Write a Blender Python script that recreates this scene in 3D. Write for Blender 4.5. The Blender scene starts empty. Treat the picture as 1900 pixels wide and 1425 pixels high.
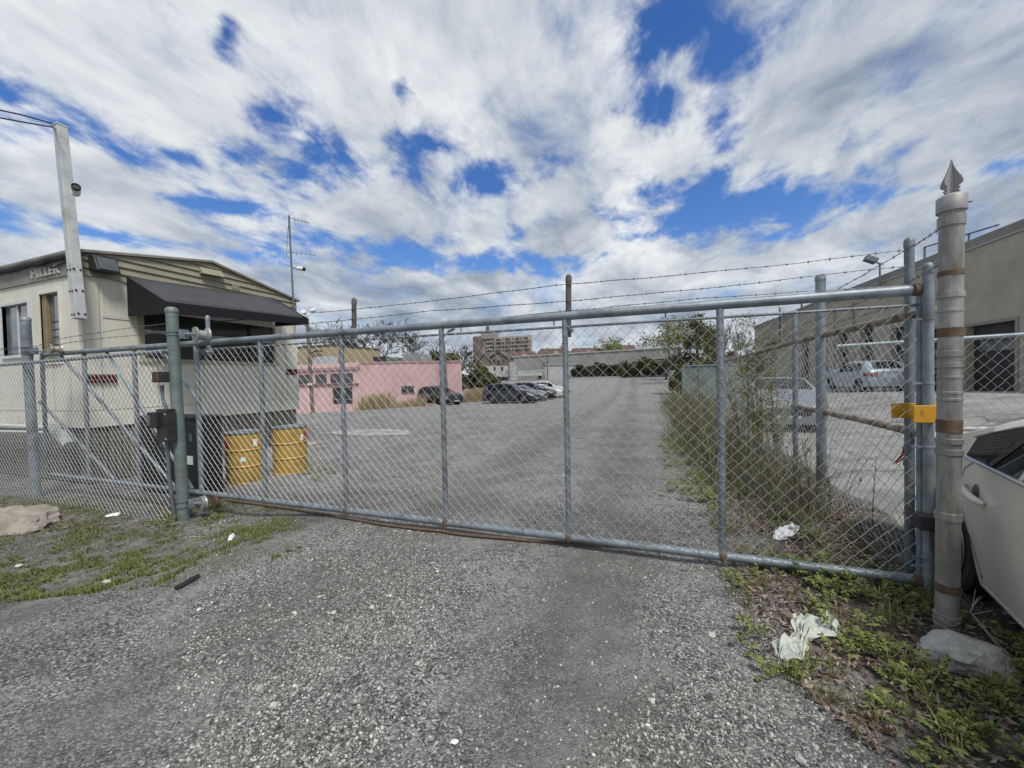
import bpy, bmesh, math, random
from mathutils import Vector, Matrix, noise as mnoise
random.seed(11)
PI = math.pi
sc = bpy.context.scene
COL = sc.collection

# ------------------------------------------------------------------ camera
FPX, CX, CY, EYE = 715.0, 950.0, 721.0, 1.5          # focal length and principal point on a 1900 x 1425 frame
YAW, PITCH, ROLL = math.radians(19.8), math.radians(1.2), math.radians(-1.3)
RC = Matrix.Rotation(YAW, 3, 'Z') @ Matrix.Rotation(PI/2 - PITCH, 3, 'X') @ Matrix.Rotation(ROLL, 3, 'Z')
cam = bpy.data.cameras.new('camera'); co = bpy.data.objects.new('camera', cam); COL.objects.link(co)
co.matrix_world = Matrix.Translation((0, 0, EYE)) @ RC.to_4x4()
cam.sensor_width = 36.0; cam.lens = 36.0*FPX/1900.0
cam.shift_y = (CY - 712.5)/1900.0
cam.clip_start = 0.05; cam.clip_end = 3000
sc.camera = co
EYEV = Vector((0, 0, EYE))
def ray(u, v): return RC @ Vector(((u-CX)/FPX, -(v-CY)/FPX, -1.0))
def onY(u, v, Y): d = ray(u, v); return EYEV + d*(Y/d.y)
def onX(u, v, X): d = ray(u, v); return EYEV + d*(X/d.x)
def onZ(u, v, Z): d = ray(u, v); return EYEV + d*((Z-EYE)/d.z)
def far(u, v, z): return EYEV + ray(u, v)*z

# ------------------------------------------------------------------ sky, sun, exposure
SUN_EL, SUN_AZ = math.radians(58), math.radians(134)      # azimuth clockwise from +Y: high, behind the camera and to the right
w = bpy.data.worlds.new("World"); sc.world = w; w.use_nodes = True
def build_sky():
    nt = w.node_tree; nt.nodes.clear()
    N = lambda t: nt.nodes.new('ShaderNode'+t)
    L = lambda a, b: nt.links.new(a, b)
    def math_(op, a, b=None, c=None, clamp=False):
        n = N('Math'); n.operation = op; n.use_clamp = clamp
        for i, x in enumerate((a, b, c)):
            if x is None: continue
            if isinstance(x, (int, float)): n.inputs[i].default_value = x
            else: L(x, n.inputs[i])
        return n.outputs[0]
    def mrange(x, a, b, c=0.0, d=1.0):
        n = N('MapRange'); n.interpolation_type = 'SMOOTHSTEP'
        L(x, n.inputs[0])
        for i, q in enumerate((a, b, c, d)): n.inputs[i+1].default_value = q
        return n.outputs[0]
    sky = N('TexSky'); sky.sky_type = 'NISHITA'; sky.sun_disc = False
    sky.sun_elevation = SUN_EL; sky.sun_rotation = SUN_AZ; sky.dust_density = 0.6; sky.ozone_density = 2.5
    tc = N('TexCoord'); sp = N('SeparateXYZ'); L(tc.outputs['Generated'], sp.inputs[0])
    x, y, z = sp.outputs
    zz = math_('ADD', math_('MAXIMUM', z, 0.0), 0.21)
    cb = N('CombineXYZ'); L(math_('DIVIDE', x, zz), cb.inputs[0]); L(math_('DIVIDE', y, zz), cb.inputs[1])
    def nz(scale, det, rough, dist, off):
        mp = N('Mapping'); mp.inputs['Location'].default_value = off; mp.inputs['Rotation'].default_value = (0, 0, 0.5)
        mp.inputs['Scale'].default_value = (1.0, 0.74, 1.0)
        L(cb.outputs[0], mp.inputs[0])
        n = N('TexNoise'); n.inputs['Scale'].default_value = scale; n.inputs['Detail'].default_value = det
        n.inputs['Roughness'].default_value = rough; n.inputs['Distortion'].default_value = dist
        L(mp.outputs[0], n.inputs['Vector']); return n.outputs[0]
    n1 = nz(2.4, 10, 0.58, 0.2, (3.1, 1.7, 0.4))
    n2 = nz(2.6, 8, 0.58, 0.5, (8.2, 5.1, 2.0))
    n3 = nz(0.9, 4, 0.5, 0.2, (1.2, 9.1, 5.0))
    az = math_('ARCTAN2', x, y); el = math_('ARCSINE', z)
    ae = N('CombineXYZ'); L(az, ae.inputs[0]); L(el, ae.inputs[1])
    def azel(u, v): d = ray(u, v).normalized(); return math.atan2(d.x, d.y), math.asin(d.z)
    # breaks of blue in the cloud cover: where they are in the sky (azimuth, elevation) and how wide
    dist = None
    for (u, v, a, b) in GAPS:
        A, E = azel(u, v); A2, _ = azel(u+a, v); _, E2 = azel(u, v-b)
        sx, sy = 1/abs(A2-A), 1/abs(E2-E)
        m = N('VectorMath'); m.operation = 'MULTIPLY_ADD'; L(ae.outputs[0], m.inputs[0])
        m.inputs[1].default_value = (sx, sy, 0); m.inputs[2].default_value = (-A*sx, -E*sy, 0)
        ln = N('VectorMath'); ln.operation = 'LENGTH'; L(m.outputs[0], ln.inputs[0])
        dist = ln.outputs['Value'] if dist is None else math_('MINIMUM', dist, ln.outputs['Value'])
    n4 = nz(6.5, 10, 0.64, 0.3, (5.5, 2.2, 7.0))
    wob = math_('ADD', math_('MULTIPLY', math_('SUBTRACT', n1, 0.5), 4.0), math_('MULTIPLY', math_('SUBTRACT', n4, 0.5), 3.0))
    gap = mrange(math_('ADD', dist, wob), -0.70, 2.05, 1.0, 0.0)
    cov = math_('ADD', math_('MULTIPLY', math_('SUBTRACT', n1, 0.5), 2.6), math_('MULTIPLY', math_('SUBTRACT', n4, 0.5), 1.8))
    cov = math_('SUBTRACT', math_('ADD', cov, 0.82), math_('MULTIPLY', gap, 1.52))
    cloud = mrange(cov, -0.48, 0.92)
    low = mrange(el, 0.02, 0.22, 1.0, 0.0)                     # towards the horizon the layers close up
    cloud = math_('MAXIMUM', cloud, math_('MULTIPLY', low, 0.93))
    shade = math_('ADD', math_('ADD', math_('MULTIPLY', n2, 0.62), math_('MULTIPLY', n3, 0.33)), math_('MULTIPLY', n4, 0.15))
    ramp = N('ValToRGB'); L(shade, ramp.inputs[0])
    e = ramp.color_ramp.elements
    e[0].position = 0.43; e[0].color = (0.29, 0.35, 0.455, 1)
    e[1].position = 0.68; e[1].color = (0.95, 0.975, 0.99, 1)
    k = ramp.color_ramp.elements.new(0.55); k.color = (0.58, 0.64, 0.71, 1)
    hs = N('HueSaturation'); hs.inputs['Saturation'].default_value = 1.3; hs.inputs['Value'].default_value = 1.0
    hs.inputs['Hue'].default_value = 0.512
    L(sky.outputs[0], hs.inputs['Color'])
    b1 = N('Background'); b1.inputs[1].default_value = 0.112; L(hs.outputs[0], b1.inputs[0])
    b2 = N('Background'); b2.inputs[1].default_value = 0.68; L(ramp.outputs[0], b2.inputs[0])
    mx = N('MixShader'); L(cloud, mx.inputs[0]); L(b1.outputs[0], mx.inputs[1]); L(b2.outputs[0], mx.inputs[2])
    out = N('OutputWorld'); L(mx.outputs[0], out.inputs[0])
GAPS = [(110,236,230,36),(215,262,150,26),(320,285,60,18),(430,285,60,24),(500,215,40,26),(640,300,70,30),(765,285,60,55),(560,330,60,24),
        (1335,110,62,52),(1255,60,60,70),(1240,200,60,46),(1335,235,62,74),(1230,355,110,40),(1350,330,130,44),(1330,392,280,54),(1500,372,120,28),
        (1140,405,120,26),(1180,440,70,18),(860,486,150,18),(690,462,130,24),(600,450,60,20),(400,380,90,18),(230,440,220,16),(900,330,70,22),
        (1700,348,70,14),(1860,312,50,16),(740,160,20,30),(420,60,22,40),(20,190,50,30)]
build_sky()
sun = bpy.data.lights.new('sun', 'SUN'); so = bpy.data.objects.new('sun', sun); COL.objects.link(so)
sun.energy = 2.6; sun.angle = math.radians(15); sun.color = (1.0, 0.96, 0.90)
sd = Vector((math.sin(SUN_AZ)*math.cos(SUN_EL), math.cos(SUN_AZ)*math.cos(SUN_EL), math.sin(SUN_EL)))
so.rotation_euler = sd.to_track_quat('Z', 'Y').to_euler()
vs = sc.view_settings; vs.view_transform = 'Standard'; vs.look = 'None'; vs.gamma = 1; vs.use_curve_mapping = False
vs.exposure = 0.42

# ------------------------------------------------------------------ materials
def M(name, c1, c2=None, scale=4.0, rough=0.7, metal=0.0, bump=0.0, bscale=30.0, stretch=(1,1,1), lo=0.35, hi=0.65, spec=0.5,
      stain=None, sscale=1.5, slo=0.55, shi=0.7, sstretch=(1,1,1), island=None, alpha=None, detail=6):
    m = bpy.data.materials.new(name); m.use_nodes = True
    nt = m.node_tree; P = nt.nodes['Principled BSDF']; L = nt.links.new
    P.inputs['Roughness'].default_value = rough; P.inputs['Metallic'].default_value = metal
    P.inputs['Specular IOR Level'].default_value = spec
    tc = nt.nodes.new('ShaderNodeTexCoord')
    def nz(scale, st, det=detail):
        mp = nt.nodes.new('ShaderNodeMapping'); mp.inputs['Scale'].default_value = st; L(tc.outputs['Object'], mp.inputs[0])
        n = nt.nodes.new('ShaderNodeTexNoise'); n.inputs['Scale'].default_value = scale; n.inputs['Detail'].default_value = det
        n.inputs['Roughness'].default_value = 0.62
        L(mp.outputs[0], n.inputs['Vector']); return n.outputs[0]
    def rng(x, a, b):
        r = nt.nodes.new('ShaderNodeMapRange'); L(x, r.inputs[0]); r.inputs[1].default_value = a; r.inputs[2].default_value = b; return r.outputs[0]
    def mix(f, a, b):
        x = nt.nodes.new('ShaderNodeMix'); x.data_type = 'RGBA'
        L(f, x.inputs[0])
        for i, q in ((6, a), (7, b)):
            if isinstance(q, tuple): x.inputs[i].default_value = (*q, 1)
            else: L(q, x.inputs[i])
        return x.outputs[2]
    c = None
    if c2 is None and not stain and not island: P.inputs['Base Color'].default_value = (*c1, 1)
    else:
        c = mix(rng(nz(scale, stretch), lo, hi), c1, c2 or c1)
        if island:
            g = nt.nodes.new('ShaderNodeNewGeometry')
            rp = nt.nodes.new('ShaderNodeValToRGB'); L(g.outputs['Random Per Island'], rp.inputs[0])
            el = rp.color_ramp.elements; el.remove(el[-1])
            el[0].position = 0; el[0].color = (*island[0], 1)
            for i, q in enumerate(island[1:]):
                e = el.new((i+1)/(len(island)-1)); e.color = (*q, 1)
            c = mix(rng(nz(scale, stretch), lo, hi), rp.outputs[0], c2) if c2 else rp.outputs[0]
        if stain: c = mix(rng(nz(sscale, sstretch), slo, shi), c, stain)
        L(c, P.inputs['Base Color'])
    if bump:
        b = nt.nodes.new('ShaderNodeBump'); b.inputs['Strength'].default_value = bump; b.inputs['Distance'].default_value = 0.02
        L(nz(bscale, stretch), b.inputs['Height']); L(b.outputs[0], P.inputs['Normal'])
    return m
def glass_mat(name, col=(0.02,0.025,0.03), rough=0.06):
    return M(name, col, tuple(min(1, q*2.2+0.01) for q in col), scale=1.3, rough=rough, spec=0.8)
galv = M('galvanised_steel', (0.17,0.205,0.235), (0.27,0.31,0.335), scale=9, rough=0.5, metal=0.35, bump=0.05, bscale=60, stain=(0.105,0.12,0.125), sscale=3.0, slo=0.52, shi=0.68)
galv_dark = M('weathered_galvanised_steel', (0.11,0.135,0.15), (0.19,0.22,0.235), scale=8, rough=0.55, metal=0.3, bump=0.05, bscale=60, stain=(0.10,0.085,0.06), sscale=3.5, slo=0.6, shi=0.75)
wire = M('galvanised_wire', (0.32,0.335,0.345), (0.43,0.445,0.455), scale=20, rough=0.45, metal=0.25)
barb = M('weathered_barbed_wire', (0.10,0.10,0.105), (0.17,0.165,0.16), scale=30, rough=0.6, metal=0.4)
duct = M('rust_stained_steel', (0.23,0.225,0.215), (0.34,0.335,0.325), scale=6, rough=0.48, metal=0.45, bump=0.06, bscale=40,
         stain=(0.125,0.098,0.068), sscale=4.5, slo=0.50, shi=0.70, sstretch=(2.4,2.4,0.40))
rust = M('rust', (0.085,0.055,0.036), (0.155,0.105,0.066), scale=14, rough=0.85, bump=0.3, bscale=70)
rustpipe = M('rusty_pipe', (0.17,0.13,0.095), (0.30,0.26,0.21), scale=18, rough=0.8, bump=0.2, bscale=60, stain=(0.09,0.055,0.035), sscale=7, slo=0.5, shi=0.62)
black = M('black_plastic', (0.012,0.012,0.013), (0.025,0.025,0.027), scale=10, rough=0.55)
blackmetal = M('black_painted_metal', (0.015,0.016,0.018), (0.035,0.036,0.038), scale=12, rough=0.5, bump=0.05)
white_metal = M('white_painted_metal', (0.40,0.42,0.42), (0.50,0.52,0.52), scale=5, rough=0.55, bump=0.03, stain=(0.30,0.30,0.27), sscale=3)
whiteplastic = M('white_plastic', (0.6,0.62,0.62), (0.70,0.72,0.72), scale=5, rough=0.4)
paper = M('white_paper', (0.66,0.70,0.70), (0.76,0.79,0.78), scale=30, rough=0.8)

# ------------------------------------------------------------------ mesh builder
def sstep(a, b, x):
    t = max(0.0, min(1.0, (x-a)/(b-a))); return t*t*(3-2*t)
LOCAL = set()
class MB:
    def __init__(s): s.v = []; s.f = []; s.marks = []
    def add(s, vs, fs):
        s.marks.append((len(s.v), len(s.f))); o = len(s.v); s.v.extend(tuple(p) for p in vs); s.f.extend(tuple(i+o for i in f) for f in fs); return s
    def box(s, c, d, rot=None):
        hx, hy, hz = d[0]/2, d[1]/2, d[2]/2
        P = [Vector((a*hx, b*hy, e*hz)) for a in (-1,1) for b in (-1,1) for e in (-1,1)]
        if rot is not None: P = [rot @ p for p in P]
        c = Vector(c)
        return s.add([p+c for p in P], [(0,1,3,2),(4,6,7,5),(0,4,5,1),(2,3,7,6),(0,2,6,4),(1,5,7,3)])
    def span(s, a, b):
        return s.box([(a[i]+b[i])/2 for i in range(3)], [abs(b[i]-a[i]) for i in range(3)])
    def hexa(s, q):        # 4 bottom corners then 4 top corners
        return s.add(q, [(3,2,1,0),(4,5,6,7),(0,1,5,4),(1,2,6,5),(2,3,7,6),(3,0,4,7)])
    def prism(s, poly, ext):          # closed 3-D polygon pushed along ext
        ext = Vector(ext); n = len(poly); a = [Vector(p) for p in poly]
        return s.add(a+[p+ext for p in a], [tuple(range(n-1,-1,-1)), tuple(range(n,2*n))]+[(i,(i+1)%n,n+(i+1)%n,n+i) for i in range(n)])
    def tube(s, pts, r, n=8, cap=True):
        s.marks.append((len(s.v), len(s.f)))
        pts = [Vector(p) for p in pts]; k = len(pts)
        if isinstance(r, (int, float)): r = [r]*k
        o = len(s.v); up = None
        for i, p in enumerate(pts):
            t = (pts[min(i+1,k-1)]-pts[max(i-1,0)])
            if t.length < 1e-9: t = Vector((0,0,1))
            t.normalize()
            if up is None:
                up = Vector((0,0,1)) if abs(t.z) < 0.9 else Vector((0,1,0))
            a = t.cross(up)
            if a.length < 1e-6: a = t.cross(Vector((1,0.3,0)))
            a.normalize(); b = a.cross(t); up = b
            for j in range(n):
                q = 2*PI*j/n
                s.v.append(tuple(p + a*(math.cos(q)*r[i]) + b*(math.sin(q)*r[i])))
        for i in range(k-1):
            for j in range(n):
                s.f.append((o+i*n+j, o+i*n+(j+1)%n, o+(i+1)*n+(j+1)%n, o+(i+1)*n+j))
        if cap:
            s.f.append(tuple(o+j for j in range(n-1,-1,-1))); s.f.append(tuple(o+(k-1)*n+j for j in range(n)))
        return s
    def lathe(s, prof, base, axis=(0,0,1), n=24, cap=True):      # prof: (radius, height)
        s.marks.append((len(s.v), len(s.f)))
        base = Vector(base); ax = Vector(axis).normalized()
        a = ax.orthogonal().normalized(); b = ax.cross(a); o = len(s.v); k = len(prof)
        for (r, h) in prof:
            for j in range(n):
                q = 2*PI*j/n; s.v.append(tuple(base + ax*h + a*(math.cos(q)*r) + b*(math.sin(q)*r)))
        for i in range(k-1):
            for j in range(n): s.f.append((o+i*n+j, o+i*n+(j+1)%n, o+(i+1)*n+(j+1)%n, o+(i+1)*n+j))
        if cap:
            s.f.append(tuple(o+j for j in range(n-1,-1,-1))); s.f.append(tuple(o+(k-1)*n+j for j in range(n)))
        return s
    def build_each(s, name, mat, parent=None, **kw):      # every added piece becomes a part of its own
        out = []; mk = s.marks+[(len(s.v), len(s.f))]
        for (v0, f0), (v1, f1) in zip(mk, mk[1:]):
            m = MB(); m.v = s.v[v0:v1]; m.f = [tuple(i-v0 for i in f) for f in s.f[f0:f1]]; out.append(m.build(name, mat, parent, **kw))
        return out
    def build(s, name, mat, parent=None, smooth=None, bevel=0, loc=None):
        me = bpy.data.meshes.new(name); me.from_pydata(s.v, [], s.f); me.update()
        if smooth is not None:
            me.polygons.foreach_set('use_smooth', [True]*len(me.polygons)); me.set_sharp_from_angle(angle=math.radians(smooth))
        me.materials.append(mat)
        o = bpy.data.objects.new(name, me); COL.objects.link(o)
        if parent is not None:
            o.parent = parent
            if parent.name not in LOCAL:
                q = parent; T = Vector((0,0,0))
                while q is not None:
                    T = T + q.location; q = q.parent
                o.matrix_parent_inverse = Matrix.Translation(-T) if parent.type == 'EMPTY' else Matrix()
        if bevel:
            b = o.modifiers.new('bevel', 'BEVEL'); b.width = bevel; b.segments = 2; b.limit_method = 'ANGLE'
        return o
def thing(name, label, cat, loc=(0,0,0), group=None, local=False):
    o = bpy.data.objects.new(name, None); COL.objects.link(o); o.location = loc; o.empty_display_size = 0.1
    o['label'] = label; o['category'] = cat
    if group: o['group'] = group
    if local: LOCAL.add(o.name)
    return o
def tag(o, label, cat, group=None):
    o['label'] = label; o['category'] = cat
    if group: o['group'] = group
    return o
def kind(o, k): o['kind'] = k; return o
def dup(root, label=None):
    r = root.copy(); COL.objects.link(r)
    if label: r['label'] = label
    for ch in list(root.children):
        c = ch.copy(); COL.objects.link(c); c.parent = r
        for g in list(ch.children):
            d = g.copy(); COL.objects.link(d); d.parent = c
    return r
def lerp(a, b, t): return a+(b-a)*t
def interp(pts, x):
    if x <= pts[0][0]: return pts[0][1]
    for (a, p), (b, q) in zip(pts, pts[1:]):
        if x <= b: return p+(q-p)*(x-a)/(b-a)
    return pts[-1][1]
def text_mesh(txt, size, depth, name):
    cu = bpy.data.curves.new(name, 'FONT'); cu.body = txt; cu.size = size; cu.extrude = depth
    o = bpy.data.objects.new(name+'_tmp', cu); COL.objects.link(o)
    dg = bpy.context.evaluated_depsgraph_get(); me = bpy.data.meshes.new_from_object(o.evaluated_get(dg))
    vs = [v.co.copy() for v in me.vertices]; fs = [tuple(p.vertices) for p in me.polygons]
    bpy.data.objects.remove(o); bpy.data.meshes.remove(me)
    return vs, fs

# ------------------------------------------------------------------ ground
def gz(x, y):
    b = -0.38*sstep(9,30,y) + 2.0*sstep(38,88,y)
    rt = 0.85*sstep(3.5,9.5,x)*sstep(2.5,8,y)
    ed = -18.6+(min(y,45)-16)*0.18
    lf = -1.15*sstep(ed, ed-3.0, x)*(1-sstep(45,75,y))*sstep(8,13,y)
    nl = -0.16*sstep(-3.2,-5.2,x)*(1-sstep(5,9,y))
    return b+rt+lf+nl
def G(u, v):                       # where the sight line through a pixel of the photograph meets the ground
    d = ray(u, v); t = 0.5
    while t < 400:
        p = EYEV+d*t
        if p.z <= gz(p.x, p.y): break
        t += 0.02 if t < 8 else 0.1
    p = EYEV+d*t; p.z = gz(p.x, p.y); return p

def axis(segs):                    # increasing grid coordinates from (start, stop, step) runs
    out = []
    for a, b, st in segs:
        n = max(1, round((b-a)/st)); out += [a+(b-a)*i/n for i in range(n)]
    return out+[segs[-1][1]]
def sheet(xs, ys, zf):
    mb = MB(); nx = len(xs)
    mb.v = [(x, y, zf(x, y)) for y in ys for x in xs]
    mb.f = [(j*nx+i, j*nx+i+1, (j+1)*nx+i+1, (j+1)*nx+i) for j in range(len(ys)-1) for i in range(nx-1)]
    return mb
def rough_gz(x, y):
    z = gz(x, y)
    if -9 < x < 3 and 0 < y < 12:
        z += 0.018*(mnoise.noise(Vector((x*1.1, y*1.1, 0.3)))) + 0.007*mnoise.noise(Vector((x*4, y*4, 2.3)))
    return z
def ground_material():
    m = bpy.data.materials.new('gravel_and_dirt'); m.use_nodes = True; nt = m.node_tree; L = nt.links.new
    P = nt.nodes['Principled BSDF']; P.inputs['Roughness'].default_value = 0.92; P.inputs['Specular IOR Level'].default_value = 0.25
    tc = nt.nodes.new('ShaderNodeTexCoord'); O = tc.outputs['Object']
    def nz(s, det=5, st=(1,1,1), loc=(0,0,0), rough=0.6):
        mp = nt.nodes.new('ShaderNodeMapping'); mp.inputs['Scale'].default_value = st; mp.inputs['Location'].default_value = loc; L(O, mp.inputs[0])
        n = nt.nodes.new('ShaderNodeTexNoise'); n.inputs['Scale'].default_value = s; n.inputs['Detail'].default_value = det
        n.inputs['Roughness'].default_value = rough; L(mp.outputs[0], n.inputs['Vector']); return n.outputs[0]
    def rng(x, a, b, c=0., d=1.):
        r = nt.nodes.new('ShaderNodeMapRange'); L(x, r.inputs[0])
        for i, q in enumerate((a, b, c, d)): r.inputs[i+1].default_value = q
        return r.outputs[0]
    def mix(f, a, b, mode='MIX'):
        x = nt.nodes.new('ShaderNodeMix'); x.data_type = 'RGBA'; x.blend_type = mode
        if isinstance(f, float): x.inputs[0].default_value = f
        else: L(f, x.inputs[0])
        for i, q in ((6, a), (7, b)):
            if isinstance(q, tuple): x.inputs[i].default_value = (*q, 1)
            else: L(q, x.inputs[i])
        return x.outputs[2]
    def mth(op, a, b):
        n = nt.nodes.new('ShaderNodeMath'); n.operation = op
        for i, q in enumerate((a, b)):
            if isinstance(q, (int, float)): n.inputs[i].default_value = q
            else: L(q, n.inputs[i])
        return n.outputs[0]
    def stones(scale):
        v = nt.nodes.new('ShaderNodeTexVoronoi'); v.inputs['Scale'].default_value = scale; v.inputs['Randomness'].default_value = 1
        L(O, v.inputs['Vector'])
        s = nt.nodes.new('ShaderNodeSeparateColor'); L(v.outputs['Color'], s.inputs[0])
        r = nt.nodes.new('ShaderNodeValToRGB'); L(s.outputs[0], r.inputs[0]); e = r.color_ramp.elements
        e[0].position = 0; e[0].color = (0.045, 0.043, 0.040, 1); e[1].position = 1; e[1].color = (0.66, 0.65, 0.62, 1)
        for p, q in ((0.22, 0.13), (0.55, 0.27), (0.84, 0.44)):
            k = e.new(p); k.color = (q, q*0.99, q*0.965, 1)
        return r.outputs[0], v.outputs['Distance']
    cA, dA = stones(88); cB, dB = stones(170)
    fine = nz(170, 3, rough=0.7)
    fcol = mix(rng(fine, 0.3, 0.7), (0.10, 0.099, 0.095), (0.42, 0.415, 0.40))
    patch = nz(0.55, 4, (1, 0.6, 1)); patch2 = nz(1.7, 4, loc=(4, 2, 0))
    coarse = rng(mth('ADD', mth('MULTIPLY', patch, 0.65), mth('MULTIPLY', patch2, 0.35)), 0.37, 0.54)
    bs = mix(0.32, cB, fcol)
    c = mix(coarse, bs, cA)
    gapd = mix(coarse, rng(dB, 0.40, 0.62), rng(dA, 0.42, 0.66))       # shade between the chips painted into the colour, along with dark fines
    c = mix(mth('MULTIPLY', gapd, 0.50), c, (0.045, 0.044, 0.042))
    # compacted, greyer wheel tracks down the drive
    sp = nt.nodes.new('ShaderNodeSeparateXYZ'); L(O, sp.inputs[0]); X, Y = sp.outputs[0], sp.outputs[1]
    wob = mth('MULTIPLY', mth('SUBTRACT', nz(0.35, 3), 0.5), 1.3)
    xx = mth('ADD', mth('ADD', X, mth('MULTIPLY', Y, 0.035)), wob)
    def band(c0, wd): return rng(mth('ABSOLUTE', mth('SUBTRACT', xx, c0), 0.0), wd*0.35, wd, 1.0, 0.0)
    tr = mth('MAXIMUM', band(-0.35, 0.62), mth('MULTIPLY', band(-2.15, 0.58), 0.8))
    tr = mth('MULTIPLY', tr, rng(patch2, 0.30, 0.52))
    dark = rng(nz(0.42, 5, (1, 0.7, 1), (9, 3, 0)), 0.5, 0.68)
    c = mix(mth('MULTIPLY', dark, 0.36), c, (0.075, 0.073, 0.069))
    # soil where the weeds grow: along the lane fence and left of the gate
    edge = mth('MULTIPLY', mth('SUBTRACT', nz(1.3, 5, loc=(2, 7, 0)), 0.5), 1.5)
    verge = rng(mth('ADD', X, edge), 0.75, 1.15)
    lx = rng(mth('ADD', mth('ADD', X, mth('MULTIPLY', Y, -0.55)), edge), -5.3, -4.55, 1.0, 0.0)
    ly = mth('MULTIPLY', rng(Y, 4.6, 3.6), 1.0)
    soilm = mth('MAXIMUM', mth('MULTIPLY', verge, rng(Y, 30, 45, 1.0, 0.0)), mth('MULTIPLY', mth('MULTIPLY', lx, ly), 0.38))
    soil = mix(rng(nz(26, 6), 0.35, 0.65), (0.040, 0.032, 0.024), (0.115, 0.094, 0.072))
    c = mix(soilm, c, soil)
    # drifts of loose stone and bare fines further out
    cl = nz(2.2, 9, (1, 0.8, 1), (3, 8, 0), 0.72); cl2 = nz(7.5, 6, (1, 0.8, 1), (1, 2, 0), 0.7)
    drift = mth('ADD', mth('MULTIPLY', cl, 0.6), mth('MULTIPLY', cl2, 0.4))
    c = mix(rng(drift, 0.36, 0.50, 0.50, 0.0), c, (0.070, 0.069, 0.065))
    c = mix(rng(drift, 0.50, 0.62, 0.0, 0.60), c, (0.32, 0.315, 0.30))
    c = mix(mth('MULTIPLY', tr, 0.62), c, mix(rng(fine, 0.3, 0.7), (0.080, 0.076, 0.070), (0.175, 0.168, 0.156)))
    L(c, P.inputs['Base Color'])
    h = mth('ADD', mth('MULTIPLY', mth('MULTIPLY', dA, coarse), -1.4), mth('ADD', mth('MULTIPLY', dB, -0.5), mth('MULTIPLY', fine, 0.5)))
    b = nt.nodes.new('ShaderNodeBump'); b.inputs['Strength'].default_value = 0.9; b.inputs['Distance'].default_value = 0.012
    L(h, b.inputs['Height']); L(b.outputs[0], P.inputs['Normal'])
    return m
gxs = axis([(-900,-120,60),(-120,-30,6),(-30,-9,1.2),(-9,3,0.09),(3,14,0.8),(14,60,5),(60,900,60)])
gys = axis([(-60,-2,6),(-2,1,0.5),(1,7,0.09),(7,12,0.4),(12,60,1.6),(60,110,4),(110,1500,70)])
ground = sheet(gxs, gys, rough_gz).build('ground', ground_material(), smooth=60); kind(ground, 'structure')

pave_mat = M('old_asphalt_paving', (0.20,0.195,0.187), (0.30,0.293,0.28), scale=1.2, rough=0.9, bump=0.25, bscale=120, stain=(0.10,0.098,0.094), sscale=0.9, slo=0.52, shi=0.72, detail=9)
def add_cracks(m, scale, col, width=0.012):
    nt = m.node_tree; P = nt.nodes['Principled BSDF']; L = nt.links.new
    tc = nt.nodes.new('ShaderNodeTexCoord'); n = nt.nodes.new('ShaderNodeTexNoise'); n.inputs['Scale'].default_value = 1.3; n.inputs['Detail'].default_value = 6; L(tc.outputs['Object'], n.inputs['Vector'])
    va = nt.nodes.new('ShaderNodeVectorMath'); va.operation = 'MULTIPLY_ADD'; L(n.outputs['Color'], va.inputs[0]); va.inputs[1].default_value = (1.1,1.1,0); L(tc.outputs['Object'], va.inputs[2])
    v = nt.nodes.new('ShaderNodeTexVoronoi'); v.feature = 'DISTANCE_TO_EDGE'; v.inputs['Scale'].default_value = scale; L(va.outputs[0], v.inputs['Vector'])
    r = nt.nodes.new('ShaderNodeMapRange'); L(v.outputs['Distance'], r.inputs[0]); r.inputs[1].default_value = width*0.3; r.inputs[2].default_value = width; r.inputs[3].default_value = 0.75; r.inputs[4].default_value = 0.0
    src = P.inputs['Base Color'].links[0].from_socket; x = nt.nodes.new('ShaderNodeMix'); x.data_type = 'RGBA'; L(r.outputs[0], x.inputs[0]); L(src, x.inputs[6]); x.inputs[7].default_value = (*col, 1); L(x.outputs[2], P.inputs['Base Color'])
add_cracks(pave_mat, 0.33, (0.05,0.048,0.045))
pave = sheet(axis([(2.05,14,0.5),(14,120,6)]), axis([(-30,-8,4),(-8,12,0.5),(12,90,2)]), lambda x, y: gz(x, y)+0.03 + (0 if x > 2.1 else -0.06)).build('neighbour_pavement', pave_mat, smooth=60); kind(pave, 'structure')
pad = MB(); c0 = G(688, 803)
pad_pts = []
for i in range(22):
    a = 2*PI*i/22; r = 1+0.22*mnoise.noise(Vector((math.cos(a)*1.3, math.sin(a)*1.3, 4)))
    x, y = c0.x+math.cos(a)*1.35*r, c0.y+math.sin(a)*0.75*r; pad_pts.append((x, y, gz(x, y)+0.004))
pad.prism(pad_pts, (0,0,0.012))
kind(pad.build('concrete_pad', M('pale_concrete', (0.20,0.195,0.18), (0.34,0.33,0.305), scale=2.5, rough=0.9, bump=0.1, lo=.4, hi=.6)), 'structure')

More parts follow.
